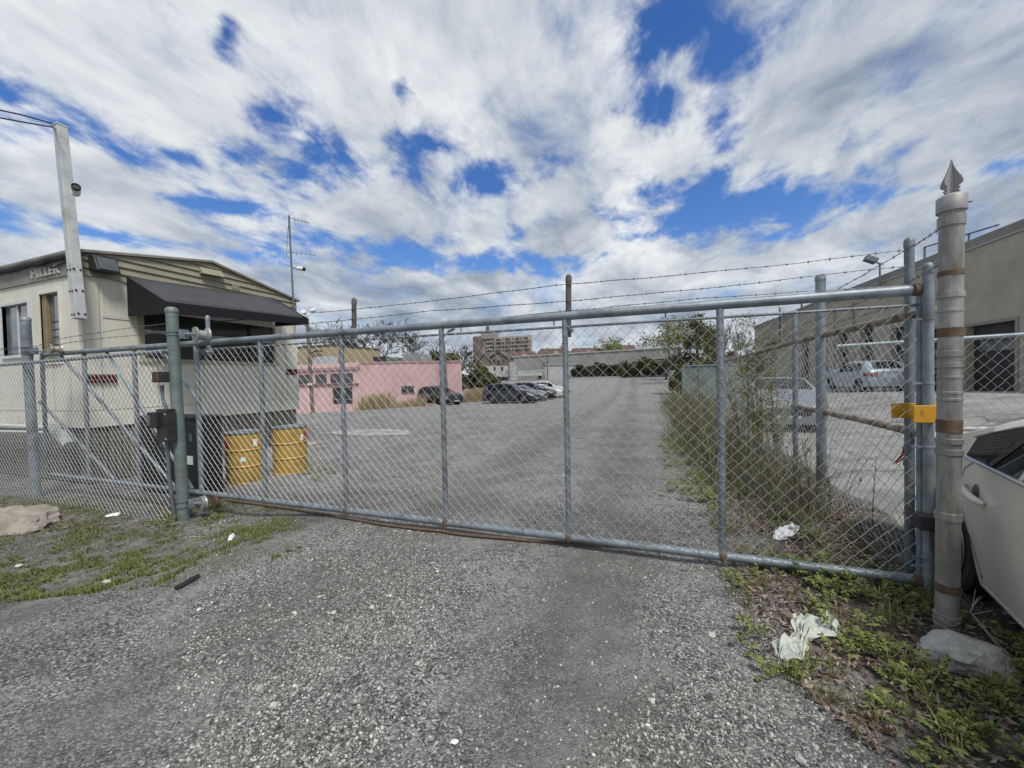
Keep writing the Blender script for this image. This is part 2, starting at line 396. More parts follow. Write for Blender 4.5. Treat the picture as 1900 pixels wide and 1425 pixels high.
# loose stones on the gravel, biggest and closest packed in the foreground
st = MB(); rs = random.Random(5)
def stone(p, r):
    o = len(st.v); q = Matrix.Rotation(rs.random()*6.3, 3, Vector((rs.gauss(0,1), rs.gauss(0,1), rs.gauss(0,1)+0.01)).normalized())
    sq = rs.uniform(0.45, 0.8); fl = rs.uniform(0.5, 0.9)
    for a in (-1,1):
        for b in (-1,1):
            for e in (-1,1):
                k = q @ Vector((a*r*rs.uniform(.55,1), b*r*sq*rs.uniform(.6,1), e*r*fl*rs.uniform(.6,1)))
                st.v.append((p[0]+k.x, p[1]+k.y, p[2]+k.z*0.75))
    st.f += [tuple(i+o for i in f) for f in ((0,1,3,2),(4,6,7,5),(0,4,5,1),(2,3,7,6),(0,2,6,4),(1,5,7,3))]
cnt = 0
while cnt < 75000:
    y = 0.75+5.5*rs.random()**1.7; x = rs.uniform(-0.36*y-1.3*y*0.9-0.4, 0.95*y*0.62+0.5)
    if x > 0.9+0.25*mnoise.noise(Vector((y*1.5, 1, 1))): 
        if rs.random() < 0.85: continue
    d = mnoise.noise(Vector((x*0.8, y*0.5, 3)))+0.6*mnoise.noise(Vector((x*2.2, y*2.2, 7)))
    if x-0.55*y < -4.8 and rs.random() < 0.6: continue
    if rs.random() > 0.34+1.1*max(-0.25, d): continue
    r = rs.choice((0.003,0.0035,0.004,0.0045,0.0055,0.007)) * rs.uniform(0.8,1.25)
    if rs.random() < 0.008: r *= 2.4
    stone((x, y, rough_gz(x, y)+r*0.25), r); cnt += 1
kind(st.build('gravel', M('gravel_stone', (0.2,0.2,0.19), island=[(0.055,0.054,0.051),(0.10,0.098,0.092),(0.15,0.148,0.14),(0.22,0.215,0.20),(0.36,0.352,0.33),(0.58,0.57,0.54)], rough=0.9)), 'stuff')

# ------------------------------------------------------------------ chain link, barbed wire
def chain(p0, p1, h0, h1, cell=0.100, rowh=0.105, r=0.0022, seed=0, n=4):
    """woven mesh between two ground points; h0, h1 = (bottom z, top z) at either end"""
    rr = random.Random(seed); mb = MB(); p0, p1 = Vector(p0[:2]+(0,)), Vector(p1[:2]+(0,))
    Ln = (p1-p0).length; u = (p1-p0)/Ln; nrm = Vector((-u.y, u.x, 0))
    nw = int(Ln/(cell/2)); hc = cell/2; rows = max(2, round((h0[1]-h0[0])/(rowh/2)))
    bend = [0.006*rr.gauss(0,1) for _ in range(nw+2)]
    for i in range(nw):
        pts = []
        for j in range(rows+1):
            k = i+((i+j) % 2)
            s = min(Ln, k*hc + 0.0022*rr.gauss(0,1)); t = s/Ln
            z = lerp(lerp(h0[0], h1[0], t), lerp(h0[1], h1[1], t), j/rows)
            off = (r*1.1 if (k+j) % 2 == 0 else -r*1.1) * (1 if (i+j) % 2 else -1) + 0.010*mnoise.noise(Vector((s*1.3, z*1.3, seed)))
            q = p0+u*s+nrm*off; q.z = z + 0.0025*rr.gauss(0,1); pts.append(q)
        # knuckled ends
        mb.tube(pts, r, n, cap=False)
    return mb
def barbed(pts, seed=0, barb_step=0.125, sag=0.0):
    rr = random.Random(seed); mb = MB()
    P = []; 
    for a, b in zip(pts, pts[1:]):
        a, b = Vector(a), Vector(b); Ln = (b-a).length; n = max(2, int(Ln/0.022))
        for i in range(n):
            t = i/n; q = a.lerp(b, t); q.z -= sag*4*t*(1-t)
            q.z += 0.006*mnoise.noise(Vector((q.x*3, q.y*3, seed+3))); P.append(q)
    P.append(Vector(pts[-1]))
    for ph in (0, PI):
        mb.tube([p+Vector((0.3*math.sin(i*1.35+ph), 0.7*math.sin(i*1.35+ph), math.cos(i*1.35+ph)))*0.0028 for i, p in enumerate(P)], 0.0021, 3, cap=False)
    d = 0.06
    for a, b in zip(P, P[1:]):
        d += (b-a).length
        if d > barb_step:
            d = rr.uniform(-0.012, 0.012)
            t = (b-a).normalized()
            for k in range(2):
                v = Vector((rr.gauss(0,1), rr.gauss(0,1), rr.gauss(0,1))).cross(t).normalized()*rr.uniform(0.013,0.018)
                c = a+t*rr.uniform(-0.004,0.004); mb.tube([c-v, c+v], 0.0012, 3)
            mb.tube([a-t*0.006, a+t*0.006], 0.0056, 5)
    return mb
def pipe(a, b, r, n=14): return MB().tube([a, b], r, n)
def capped_post(base, top, r, n=18):
    base, top = Vector(base), Vector(top); ax = (top-base); h = ax.length
    return MB().lathe([(r,0),(r,h-0.05),(r*1.1,h-0.05),(r*1.1,h-0.012),(r*0.95,h+0.004),(r*0.55,h+0.018),(0.002,h+0.022)], base, ax, n)

# ------------------------------------------------------------------ sliding gate
GY = 3.366
def gp(u, v, Y=GY): return onY(u, v, Y)
zt = lambda x: lerp(2.080, 2.044, (x+5.58)/7.32); zb = lambda x: lerp(0.112, 0.081, (x+5.58)/7.32)
gate = thing('sliding_gate', 'long galvanised chain link cantilever gate closing the gravel drive', 'gate', (-2.0, GY, 0))
XL, XR = -9.35, 1.735
MB().tube([(XL,GY,zt(XL)),(XR-0.05,GY,zt(XR))], 0.037, 18).lathe([(0.046,0),(0.046,0.05)], (-9.37,GY,zt(-9.37)), (1,0,0), 18).build('top_rail', galv, gate, smooth=40)
MB().tube([(XL,GY,zb(XL)),(XR-0.02,GY,zb(XR))], 0.034, 18).build('bottom_rail', galv, gate, smooth=40)
ups = [(-5.60,'l')]+[(gp(u, 780).x,'m') for u in (488, 638, 823, 1051.5, 1338)]
for i, (x, k) in enumerate(ups):
    MB().tube([(x,GY,zb(x)+0.03),(x,GY,zt(x)-0.03)], 0.026 if i else 0.03, 12).build('upright', galv, gate, smooth=40)
for x in [gp(u, 750).x for u in (82, 160, 253)]:
    MB().tube([(x,GY,zb(x)+0.03),(x,GY,zt(x)-0.03)], 0.028, 12).build('upright', galv, gate, smooth=40)
tb = [(gp(70,745).x, gp(210,890).x), (gp(110,672).x, gp(322,905).x), (gp(195,668).x, gp(322,880).x+0.35), (gp(296,655).x, gp(362,740).x)]
for i, (a, b) in enumerate(tb):
    za = gp(70,745).z if i == 0 else zt(a)-0.03
    zbb = gp(362,740).z if i == 3 else zb(b)+0.03
    MB().tube([(a,GY+0.02,za),(b,GY+0.02,zbb)], 0.021, 10).build('diagonal_brace', galv, gate, smooth=40)
# gate end frame on the right: flat latch stile next to the round stile
e = MB().tube([(XR-0.03,GY,zb(XR)-0.03),(XR-0.03,GY,zt(XR)+0.01)], 0.02, 10); e.build('latch_stile', galv, gate, smooth=40)
# thin wire rod carrying the mesh just under the top rail
rod = MB().tube([(-5.55,GY-0.005,zt(-5.5)-0.088),(XR-0.04,GY-0.005,zt(XR)-0.10)], 0.011, 8)
x = -5.4
while x < XR-0.1:
    rod.tube([(x,GY-0.005,zt(x)-0.03),(x,GY-0.005,zt(x)-0.075)], 0.006, 6); x += 0.92
rod.build('tension_rail', galv_dark, gate, smooth=40)
chain((-5.58,GY-0.03), (XR-0.05,GY-0.03), (zb(-5.6)+0.012,zt(-5.6)-0.082), (zb(XR)+0.012,zt(XR)-0.094), seed=3).build('chain_link_mesh', wire, gate)
# ties
ti = MB(); rr = random.Random(4); x = -5.4
while x < XR-0.1:
    z = zb(x); ti.lathe([(0.0375,-0.006),(0.0395,0),(0.0375,0.006)], (x,GY,z), (1,0,rr.uniform(-.3,.3)), 14); x += rr.uniform(0.42,0.55)
for x, _ in ups[1:]:
    for k in range(5):
        ti.lathe([(0.028,-0.004),(0.030,0),(0.028,0.004)], (x,GY,0.35+0.36*k+rr.uniform(-.05,.05)), (0,rr.uniform(-.2,.2),1), 12)
ti.build_each('tie_wire', galv_dark, gate, smooth=40)
for x, _ in ups[1:]:
    MB().lathe([(0.03,0),(0.034,0.01),(0.034,0.05),(0.028,0.06)], (x,GY-0.012,zb(x)-0.03), (0,0,1), 12).build('weld_collar', rust, gate, smooth=40)
riser_m = M('dark_rusted_pipe', (0.075,0.066,0.06), (0.125,0.108,0.095), scale=12, rough=0.75, stain=(0.10,0.06,0.04), sscale=6)
# risers behind the gate that carry the barbed wire
for u, vt, uu in ((385,588,388), (657,556,657), (1055,513,1055)):
    p = onY(u, vt, GY+0.13); x = onY(uu, 640, GY+0.13).x
    zl = zt(x)-0.17
    s_ = capped_post((x,GY+0.13,zl), (p.x,GY+0.13,p.z), 0.026, 12)
    s_.build('wire_riser', riser_m if u > 500 else galv, gate, smooth=40)
    xx = min((abs(q-x), q) for q, _ in ups)[1]
    MB().tube([(xx,GY,zl+0.06),(x+0.02,GY+0.13,zl+0.06)], 0.03, 12).build('riser_arm', galv, gate, smooth=40)
SY = GY+0.10
S1 = [onY(575,581,SY), onY(657,574,SY), onY(830,555,SY), onY(1055,527,SY), onY(1250,512,SY), onY(1480,488,SY), onY(1676,464,SY)]
S2 = [onY(575,600,SY), onY(657,593,SY), onY(800,577,SY), onY(938,567,SY), onY(1055,559,SY), onY(1330,533,SY), onY(1520,511,SY), onY(1680,494,SY)]
S3 = [onY(575,614,SY), onY(657,610,SY), onY(850,597,SY), onY(1057,577,SY), onY(1300,554,SY), onY(1520,540,SY), onY(1684,529,SY)]
for i, S in enumerate((S1, S2, S3)): barbed(S, seed=20+i).build('barbed_wire', barb, gate)
# round end stile with a domed cap; the rails are welded to it
q0, q1 = onY(1722,487,GY-0.055), onY(1723,1115,GY-0.055)
capped_post((q1.x,GY-0.055,q1.z), (q0.x,GY-0.055,q0.z-0.02), 0.028, 18).build('end_stile', galv, gate, smooth=40)
cl = MB()
for v in (592, 711, 829, 1035, 1052):
    z = onY(1715, v, GY-0.055).z
    cl.lathe([(0.028,-0.009),(0.031,-0.007),(0.031,0.007),(0.028,0.009)], (q0.x,GY-0.055,z), (0,0,1), 16); cl.box((q0.x-0.055,GY-0.055,z), (0.06,0.014,0.014))
cl.build('stile_clamp', galv, gate, smooth=40)
wl = MB()
for z in (zt(XR), zb(XR)): wl.lathe([(0.04,0),(0.041,0.025)], (XR-0.075,GY-0.02,z), (1,0,0), 14)
wl.build_each('weld', rust, gate, smooth=40)

# ------------------------------------------------------------------ roller post, left end of the opening
PY = 3.10
def lean_post(u0, v0, u1, v1, Y, zbase):
    a, b = onY(u0, v0, Y), onY(u1, v1, Y); t = (zbase-a.z)/(b.z-a.z); return Vector((lerp(a.x,b.x,t), Y, zbase)), a
base, top = lean_post(318, 568, 342, 976, PY, -0.25)
post = thing('gate_post', 'thick galvanised roller post with black boxes at the left end of the gate', 'post', base)
post_mat = M('greenish_galvanised_steel', (0.125,0.165,0.165), (0.20,0.24,0.24), scale=7, rough=0.55, metal=0.3, bump=0.05, bscale=50, stain=(0.13,0.15,0.12), sscale=3)
R0 = 0.061
capped_post(base, top-Vector((0,0,0.03)), R0, 24).build('post_pipe', post_mat, post, smooth=40)
pa = lambda z: base.lerp(top, (z-base.z)/(top.z-base.z))
bands = MB()
for z in (0.02, 0.09, 2.16, 2.20): bands.lathe([(R0,-0.012),(R0+0.008,-0.010),(R0+0.008,0.010),(R0,0.012)], pa(z), top-base, 24)
for z in (0.42, 0.78, 1.42, 1.98, 1.80, 2.38): bands.lathe([(R0,-0.004),(R0+0.003,0),(R0,0.004)], pa(z), top-base, 24)
bands.build_each('clamp_band', galv_dark, post, smooth=40)
def roller(p, rad, mat, length=0.15):
    # spool with two flanges, turning about X
    return MB().lathe([(rad*0.25,-0.01),(rad,-0.008),(rad*0.97,0.012),(rad*0.60,0.035),(rad*0.58,length-0.035),(rad*0.97,length-0.012),(rad,length+0.008),(rad*0.25,length+0.01)], p, (0.25,1,0), 28)
spool = M('worn_roller_steel', (0.30,0.31,0.30), (0.42,0.42,0.40), scale=9, rough=0.4, metal=0.5)
def bracket(z, sgn, parent, x0):
    m = MB().box((x0+0.10, PY+0.06, z), (0.03, 0.10, 0.11)); m.tube([(x0+0.06,PY+0.05,z),(x0+0.24,PY+0.10,z)], 0.014, 8)
    m.lathe([(0.026,-0.012),(0.026,0.012)], (x0+0.17,PY+0.08,z), (1,0.2,0), 6)
    m.build('roller_bracket', galv, parent, smooth=40, bevel=0.003)
pt = pa(2.17); bracket(2.17, 1, post, pt.x)
roller((pt.x+0.215, PY+0.12, 2.165), 0.100, spool, 0.13).build('roller', spool, post, smooth=40)
pb = pa(0.05); bracket(0.05, 1, post, pb.x)
roller((pb.x+0.17, PY+0.10, 0.035), 0.098, spool, 0.035).build('roller', spool, post, smooth=40)
roller((pb.x+0.20, PY+0.24, 0.03), 0.088, rust, 0.035).build('roller', rust, post, smooth=40)
# small lamp box, conduit and control box on the post
q = pa(1.64)
redglass = M('dark_red_lens', (0.05,0.006,0.006), (0.10,0.012,0.012), scale=30, rough=0.25)
lb = MB().box((q.x-0.085, PY-0.10, q.z), (0.16, 0.12, 0.13)).build('lamp_box', blackmetal, post, bevel=0.008)
MB().box((q.x-0.172, PY-0.10, q.z), (0.012, 0.10, 0.11)).build('lens', glass_mat('lamp_lens', (0.10,0.11,0.12)), lb, bevel=0.004)
MB().box((q.x-0.045, PY-0.163, q.z), (0.075, 0.008, 0.10)).build('red_lens', redglass, lb, bevel=0.003)
MB().tube([(q.x-0.09,PY-0.10,q.z-0.10),(q.x-0.09,PY-0.10,q.z-0.17),(q.x-0.075,PY-0.10,q.z-0.28),(q.x-0.04,PY-0.09,q.z-0.38),(q.x-0.03,PY-0.08,q.z-0.52)], [0.026,0.018,0.018,0.018,0.018], 10).build('conduit', galv_dark, post, smooth=40)
q = pa(1.06)
cb_ = MB().box((q.x-0.02, PY-0.115, q.z-0.01), (0.20, 0.10, 0.40)).build('control_box', blackmetal, post, bevel=0.008)
MB().box((q.x-0.115, PY-0.15, q.z+0.06), (0.17, 0.14, 0.19)).build('card_reader', black, cb_, bevel=0.012)
MB().box((q.x-0.16, PY-0.222, q.z+0.06), (0.06, 0.006, 0.12)).build('reader_window', glass_mat('reader_glass', (0.06,0.065,0.07)), cb_)
sc_ = MB()
for dz in (-0.17, 0.13): sc_.lathe([(0.008,0),(0.008,0.006)], (q.x+0.055, PY-0.165, q.z+dz), (0,-1,0), 8)
sc_.build_each('screw', whiteplastic, cb_)
MB().tube([(q.x-0.05,PY-0.10,q.z-0.2),(q.x-0.055,PY-0.09,0.4),(pa(0).x-0.105,PY-0.03,-0.22)], 0.022, 8).build('conduit', galv_dark, post, smooth=40)

# ------------------------------------------------------------------ left fence
LF = thing('chain_link_fence', 'chain link fence with barbed wire in front of the cream site trailer', 'fence', (-9, PY, -0.15))
b2, t2 = lean_post(47, 590, 66, 900, PY+0.02, -0.25)
lp = capped_post(b2, t2, 0.058, 24).build('fence_post', galv, LF, smooth=40)
zt_l = onY(30, 676, PY).z; 
MB().tube([(-15, PY-0.06, zt_l-0.02), (b2.x, PY-0.06, zt_l), (base.x-0.05, PY-0.06, onY(315,651,PY-0.06).z)], 0.026, 12).build('top_rail', galv, LF, smooth=40)
chain((-15,PY-0.09), (base.x-0.08,PY-0.09), (-0.14,zt_l), (-0.16,onY(315,650,PY-0.09).z+0.02), cell=0.092, rowh=0.098, seed=8).build('chain_link_mesh', wire, LF)
for i, S in enumerate(([(-40,650),(65,643),(120,627),(250,607),(316,600)], [(-40,652),(65,646),(160,631),(250,622),(316,614)], [(-40,662),(50,655),(200,651),(316,642)])):
    barbed([onY(u, v, PY-0.03) for u, v in S], seed=30+i).build('barbed_wire', barb, LF)
pz = onY(80, 649, PY+0.02)
rb = MB().box((t2.x+0.10, PY+0.06, pz.z), (0.03,0.09,0.10)); rb.tube([(t2.x+0.06,PY+0.05,pz.z),(t2.x+0.3,PY+0.1,pz.z)], 0.013, 8)
rb.build('roller_bracket', galv, LF, smooth=40, bevel=0.003)
roller((pz.x-0.05,PY+0.12,pz.z+0.02), 0.078, spool, 0.11).build('roller', M('worn_brass_roller', (0.32,0.29,0.24),(0.42,0.39,0.33), scale=9, rough=0.45, metal=0.4), LF, smooth=40)
bd = MB()
for z in (pz.z-0.05, pz.z-0.01, pz.z+0.05): bd.lathe([(0.058,-0.012),(0.066,-0.010),(0.066,0.010),(0.058,0.012)], b2.lerp(t2,(z-b2.z)/(t2.z-b2.z)), t2-b2, 20)
bd.build_each('clamp_band', barb, LF, smooth=40)

# ------------------------------------------------------------------ finial post, right of the gate
BY = 2.86
b3, t3 = onY(1756.5,1195,BY), onY(1765.5,385,BY)
big = thing('pipe_post', 'tall banded rust streaked steel pipe post topped with a pointed spade finial', 'post', (b3.x, BY, 0))
bz = lambda v: onY(1760, v, BY).z
bx = lambda z: b3.lerp(t3, (z-b3.z)/(t3.z-b3.z))
R1 = 0.0495; axb = t3-b3
MB().lathe([(R1,0),(R1,axb.length)], b3-Vector((0,0,0.02)), axb, 32).build('post_pipe', duct, big, smooth=40)
rg = MB()
for v, hh, d in ((412,0.028,0.006),(548,0.016,0.006),(577,0.007,0.004),(657,0.016,0.004),(678,0.012,0.005),(818,0.014,0.006),(838,0.014,0.006),(957,0.02,0.006),(1143,0.015,0.006),(1160,0.006,0.004),(700,0.006,0.003),(729,0.007,0.003),(741,0.006,0.003)):
    c = bx(bz(v)); rg.lathe([(R1-0.002,-hh-0.004),(R1+d,-hh),(R1+d,hh),(R1-0.002,hh+0.004)], c, axb, 32)
rg.build_each('collar_band', duct, big, smooth=40)
for v, hh in ((508,0.013),(617,0.024),(790,0.036),(1090,0.024)):
    MB().lathe([(R1-0.002,-hh-0.002),(R1+0.003,-hh),(R1+0.003,hh),(R1-0.002,hh+0.002)], bx(bz(v)), axb, 32).build('rust_band', rust, big, smooth=40)
MB().tube([bx(bz(1148))+Vector((0.054*math.cos(a*PI/12),0.054*math.sin(a*PI/12),0.012*math.sin(a))) for a in range(25)], 0.003, 5).build('wire_loop', wire, big)
MB().tube([bx(bz(1190))+Vector((0.057*math.cos(a*PI/12),0.057*math.sin(a*PI/12),0.02+0.018*math.cos(a*0.3))) for a in range(25)], 0.003, 5).build('wire_loop', wire, big)
fin_mat = M('cast_grey_metal', (0.24,0.23,0.235), (0.33,0.32,0.325), scale=9, rough=0.55, metal=0.25, bump=0.05)
ct = bx(bz(380)); zc = ct.z
cap = MB().lathe([(R1+0.003,-0.045),(R1+0.011,-0.043),(R1+0.011,0.035),(R1+0.006,0.042),(0.040,0.052),(0.026,0.056)], ct, axb, 32).build('finial_cap', fin_mat, big, smooth=40)
MB().lathe([(0.006,0),(0.006,0.02)], ct+Vector((R1+0.008,-0.01,0.0)), (1,0,0), 8).build('set_screw', galv_dark, cap)
prof = [(0.028,0.050),(0.050,0.062),(0.036,0.070),(0.050,0.083),(0.040,0.086),(0.036,0.092),(0.050,0.096),(0.062,0.106),(0.063,0.118),(0.055,0.138),(0.040,0.160),(0.026,0.184),(0.014,0.208),(0.006,0.232),(0.002,0.246)]
fin = MB()
for ang in (0.5, 0.5+PI/2):
    dx, dy = math.cos(ang), math.sin(ang)
    poly = [ct+Vector((dx*r*.80, dy*r*.80, h)) for r, h in prof]+[ct+Vector((-dx*r*.80, -dy*r*.80, h)) for r, h in prof[::-1]]
    n = Vector((-dy, dx, 0))*0.007
    fin.prism([p-n*0.5 for p in poly], n)
fin.lathe([(0.012,0.05),(0.011,0.14),(0.004,0.235)], ct, (0,0,1), 10)
fin.build('spade_finial', fin_mat, big, smooth=30, bevel=0.0015)
yel = M('yellow_painted_steel', (0.50,0.245,0.012), (0.60,0.31,0.02), scale=8, rough=0.5, stain=(0.16,0.085,0.03), sscale=14, slo=0.62, shi=0.72)
a, b = onY(1653,748,GY+0.06), onY(1727,776,GY+0.06); a2, b2y = onY(1694,752,GY-0.11), onY(1739,785,GY-0.11)
yc = MB().span((a.x,GY+0.05,b.z), (b.x+0.02,GY+0.062,a.z)).build('gate_catch', yel, big, bevel=0.004)
MB().span((a2.x,GY-0.116,b2y.z), (b2y.x,GY-0.104,a2.z)).span((b2y.x-0.012,GY-0.104,b2y.z+0.001), (b2y.x,GY+0.05,a2.z-0.001)).build('catch_plate', yel, yc, bevel=0.004)
q = onY(1722,968,GY-0.10); MB().box(q, (0.12,0.09,0.10)).box(q+Vector((0.04,-0.02,-0.12)), (0.05,0.05,0.16)).build('latch', black, big, bevel=0.01)

# ------------------------------------------------------------------ lane fence running away from the gate
FX = 1.75
RF = thing('chain_link_fence', 'chain link fence with rusty rails dividing the gravel lane from the paved yard', 'fence', (FX, 6, 0))
for (u, vt, r, Y) in ((1687,440,0.028,3.58),(1520,509,0.046,5.1),(1465,576,0.030,5.9),(1420,600,0.036,8.4),(1392,620,0.036,11.2)):
    p = onY(u, vt, Y)
    z = p.z if Y < 6 else 2.0
    capped_post((FX if Y > 5 else p.x, Y, -0.1), (FX if Y > 5 else p.x, Y, z-0.02), r, 18).build('fence_post', galv if Y > 4 else galv_dark, RF, smooth=40)
MB().tube([onX(1735,575,FX), onX(1560,614,FX), onX(1465,637,FX), onX(1415,652,FX), onX(1375,663,FX), onX(1335,672,FX)], 0.032, 12).build('top_rail', rustpipe, RF, smooth=40)
MB().tube([onX(1712,806,FX+0.03), onX(1600,779,FX+0.03), onX(1472,753,FX+0.03)], 0.030, 12).build('middle_rail', rustpipe, RF, smooth=40)
chain((FX+0.05,3.50), (FX+0.05,12.0), (0.06,1.93), (0.02,1.98), seed=12).build('chain_link_mesh', wire, RF)
zA = [onX(1694,457,FX-0.02), onX(1565,531,FX-0.02), onX(1470,588,FX-0.02), onX(1400,628,FX-0.02)]
barbed([onY(1741,428,2.9)]+zA, seed=50).build('barbed_wire', barb, RF)
barbed([onY(1741,492,2.9), onX(1690,522,FX-0.02), onX(1600,560,FX-0.02), onX(1465,611,FX-0.02), onX(1380,645,FX-0.02)], seed=51).build('barbed_wire', barb, RF)
barbed([onX(1690,560,FX-0.02), onX(1560,596,FX-0.02), onX(1465,624,FX-0.02), onX(1380,652,FX-0.02)], seed=52).build('barbed_wire', barb, RF)
XF = thing('chain_link_fence', 'lower chain link fence crossing behind the beige sedan', 'fence', (3.5, 5.1, 0))
tA, tB = onY(1553,643,5.1), onY(1960,617,5.1)
MB().tube([tA, tB], 0.022, 12).build('top_rail', galv, XF, smooth=40)
mA, mB_ = onY(1752,796,5.1), onY(1960,794,5.1)
MB().tube([mA, mB_], 0.020, 12).build('middle_rail', white_metal, XF, smooth=40)
chain((1.80,5.08), (tB.x,5.08), (0.1,tA.z), (0.1,tB.z), seed=15).build('chain_link_mesh', wire, XF)
for x in (3.55, 6.2): capped_post((x,5.14,-0.05), (x,5.14,tA.z+0.05), 0.028, 14).build('fence_post', galv, XF, smooth=40)

# green sheet-panel fence across the far end of the verge
pgreen = M('faded_green_sheet', (0.16,0.22,0.20), (0.25,0.31,0.29), scale=2.5, rough=0.7, stain=(0.14,0.125,0.10), sscale=1.2, slo=0.5, shi=0.7)
gA, gB = onY(1266,678,21), onY(1400,680,21)
PF = thing('panel_fence', 'faded green corrugated panel fence behind the brush at the lane end', 'fence', (gA.x, 21, -0.2))
nP = 4
for k in range(nP):
    x0, x1 = lerp(gA.x, gB.x, k/nP)+0.03, lerp(gA.x, gB.x, (k+1)/nP)-0.03
    m = MB(); n = 26
    for i in range(n):
        xa, xb = lerp(x0, x1, i/n), lerp(x0, x1, (i+1)/n); y0 = 21+(0.025 if i % 2 else 0); y1 = 21+(0 if i % 2 else 0.025)
        m.add([(xa,y0,-0.3),(xb,y1,-0.3),(xb,y1,gA.z-0.05),(xa,y0,gA.z-0.05),(xa,y0+0.01,-0.3),(xb,y1+0.01,-0.3),(xb,y1+0.01,gA.z-0.05),(xa,y0+0.01,gA.z-0.05)], [(0,1,2,3),(7,6,5,4),(3,2,6,7)])
    m.build('panel', pgreen, PF)
for k in range(nP+1):
    x = lerp(gA.x, gB.x, k/nP); MB().box((x,21.02,0.8), (0.06,0.06,2.4)).build('panel_post', galv_dark, PF)
MB().span((gA.x,20.97,gA.z-0.05), (gB.x,21.05,gA.z+0.01)).build('panel_rail', galv, PF)

# ------------------------------------------------------------------ cream site trailer
TX, TY0, TY1, TB = -9.25, 3.76, 8.11, 0.84
EAVE, PEAK, YM = 3.87, 4.28, 5.92
TXW = -21.5
cream = M('aged_cream_siding', (0.60,0.585,0.50), (0.67,0.655,0.57), scale=2.2, rough=0.6, bump=0.03, bscale=8,
          stain=(0.47,0.44,0.33), sscale=1.6, slo=0.55, shi=0.75, sstretch=(3,3,0.35))
tan_lap = M('tan_lap_siding', (0.235,0.215,0.155), (0.29,0.265,0.195), scale=3, rough=0.7, bump=0.03)
tr_grey = M('weathered_grey_fascia', (0.20,0.195,0.17), (0.27,0.26,0.225), scale=4, rough=0.75, bump=0.05)
TR = thing('site_trailer', 'cream site office trailer with black awning and low gabled roof behind the fence', 'trailer', (TX, TY0, 0))
wb_y0, wb_y1, wb_z0, wb_z1 = 4.56, 7.45, 2.10, 3.02
wl = MB()
wl.span((TX-0.08,TY0+0.0,TB), (TX,wb_y0,3.56)); wl.span((TX-0.08,wb_y1,TB), (TX,TY1,3.56))
wl.span((TX-0.08,wb_y0,TB), (TX,wb_y1,wb_z0)); wl.span((TX-0.08,wb_y0,wb_z1), (TX,wb_y1,3.56))
wl.build('end_wall', cream, TR)
# left (long) wall, with two window openings
W1 = (-11.93,-10.92,2.20,3.16); W2 = (-10.50,-9.86,2.04,3.26)
lw = MB(); y = TY0
lw.span((TXW,y,TB), (W1[0],y+0.08,3.5)); lw.span((W1[1],y,TB), (W2[0],y+0.08,3.5)); lw.span((W2[1],y,TB), (TX-0.08,y+0.08,3.5))
for W_ in (W1, W2):
    lw.span((W_[0],y,TB), (W_[1],y+0.08,W_[2])); lw.span((W_[0],y,W_[3]), (W_[1],y+0.08,3.5))
lw.build('side_wall', cream, TR)
seam = MB()
for yy in (4.02, 4.85, 5.7, 6.55, 7.4, 7.75): seam.span((TX,yy-0.004,TB+0.3), (TX+0.006,yy+0.004,2.0 if 4.5 < yy < 7.5 else 3.4))
for xx in (-12.7, -11.2, -10.15, -9.6): seam.span((xx-0.004,TY0-0.006,TB+0.3), (xx+0.004,TY0,2.0 if xx > -12 else 3.4))
seam.span((TX,TY0+0.02,TB+0.30), (TX+0.006,TY1,TB+0.306)); seam.span((TXW,TY0-0.006,TB+0.30), (TX,TY0,TB+0.306))
seam.build('wall_seam', M('seam_grey', (0.36,0.345,0.275)), TR)
# patch panel with rivets beside the awning, corner trim
pp = MB().span((TX,4.06,2.80), (TX+0.012,4.50,3.50))
pn = pp.build('riveted_panel', cream, TR)
rv = MB()
for i in range(9): rv.lathe([(0.007,0),(0.004,0.005)], (TX+0.012,4.09+0.047*i,2.83), (1,0,0), 6)
for i in range(8): rv.lathe([(0.007,0),(0.004,0.005)], (TX+0.012,4.085,2.9+0.08*i), (1,0,0), 6)
rv.build_each('rivet', M('rivet_dark', (0.10,0.09,0.07)), pn)
MB().span((TX-0.02,TY0-0.03,TB), (TX+0.03,TY0+0.03,3.5)).build('corner_trim', cream, TR, bevel=0.006)
# lap boards under the gable: flat bottom, roof-shaped top
zr = lambda yy: lerp(EAVE, PEAK, (yy-TY0)/(YM-TY0)) if yy < YM else lerp(PEAK, EAVE-0.04, (yy-YM)/(TY1-YM))
def yr(z):
    if z <= EAVE-0.04: return TY0, TY1
    a = TY0 if z <= EAVE else lerp(TY0, YM, (z-EAVE)/(PEAK-EAVE)); b = lerp(TY1, YM, (z-EAVE+0.04)/(PEAK-EAVE+0.04)); return a, b
lap = MB(); z = 3.5
while z < PEAK-0.03:
    z1 = min(z+0.135, PEAK-0.01); a0, b0 = yr(z); a1, b1 = yr(z1)
    lap.hexa([(TX-0.02,a0,z),(TX+0.045,a0,z),(TX+0.045,b0,z),(TX-0.02,b0,z),(TX-0.02,a1,z1),(TX+0.012,a1,z1),(TX+0.012,b1,z1),(TX-0.02,b1,z1)]); z = z1
lap.build('lap_siding', tan_lap, TR)
roofm = M('roof_edge_grey', (0.20,0.185,0.155), (0.27,0.25,0.21), scale=5, rough=0.7)
rf = MB()
for (ya, za, yb, zb_) in ((TY0-0.07,EAVE-0.005,YM,PEAK+0.01),(YM,PEAK+0.01,TY1+0.07,EAVE-0.04)):
    rf.hexa([(TXW,ya,za),(TX+0.08,ya,za),(TX+0.08,yb,zb_),(TXW,yb,zb_),(TXW,ya,za+0.045),(TX+0.08,ya,za+0.045),(TX+0.08,yb,zb_+0.045),(TXW,yb,zb_+0.045)])
rf.build('roof', roofm, TR)
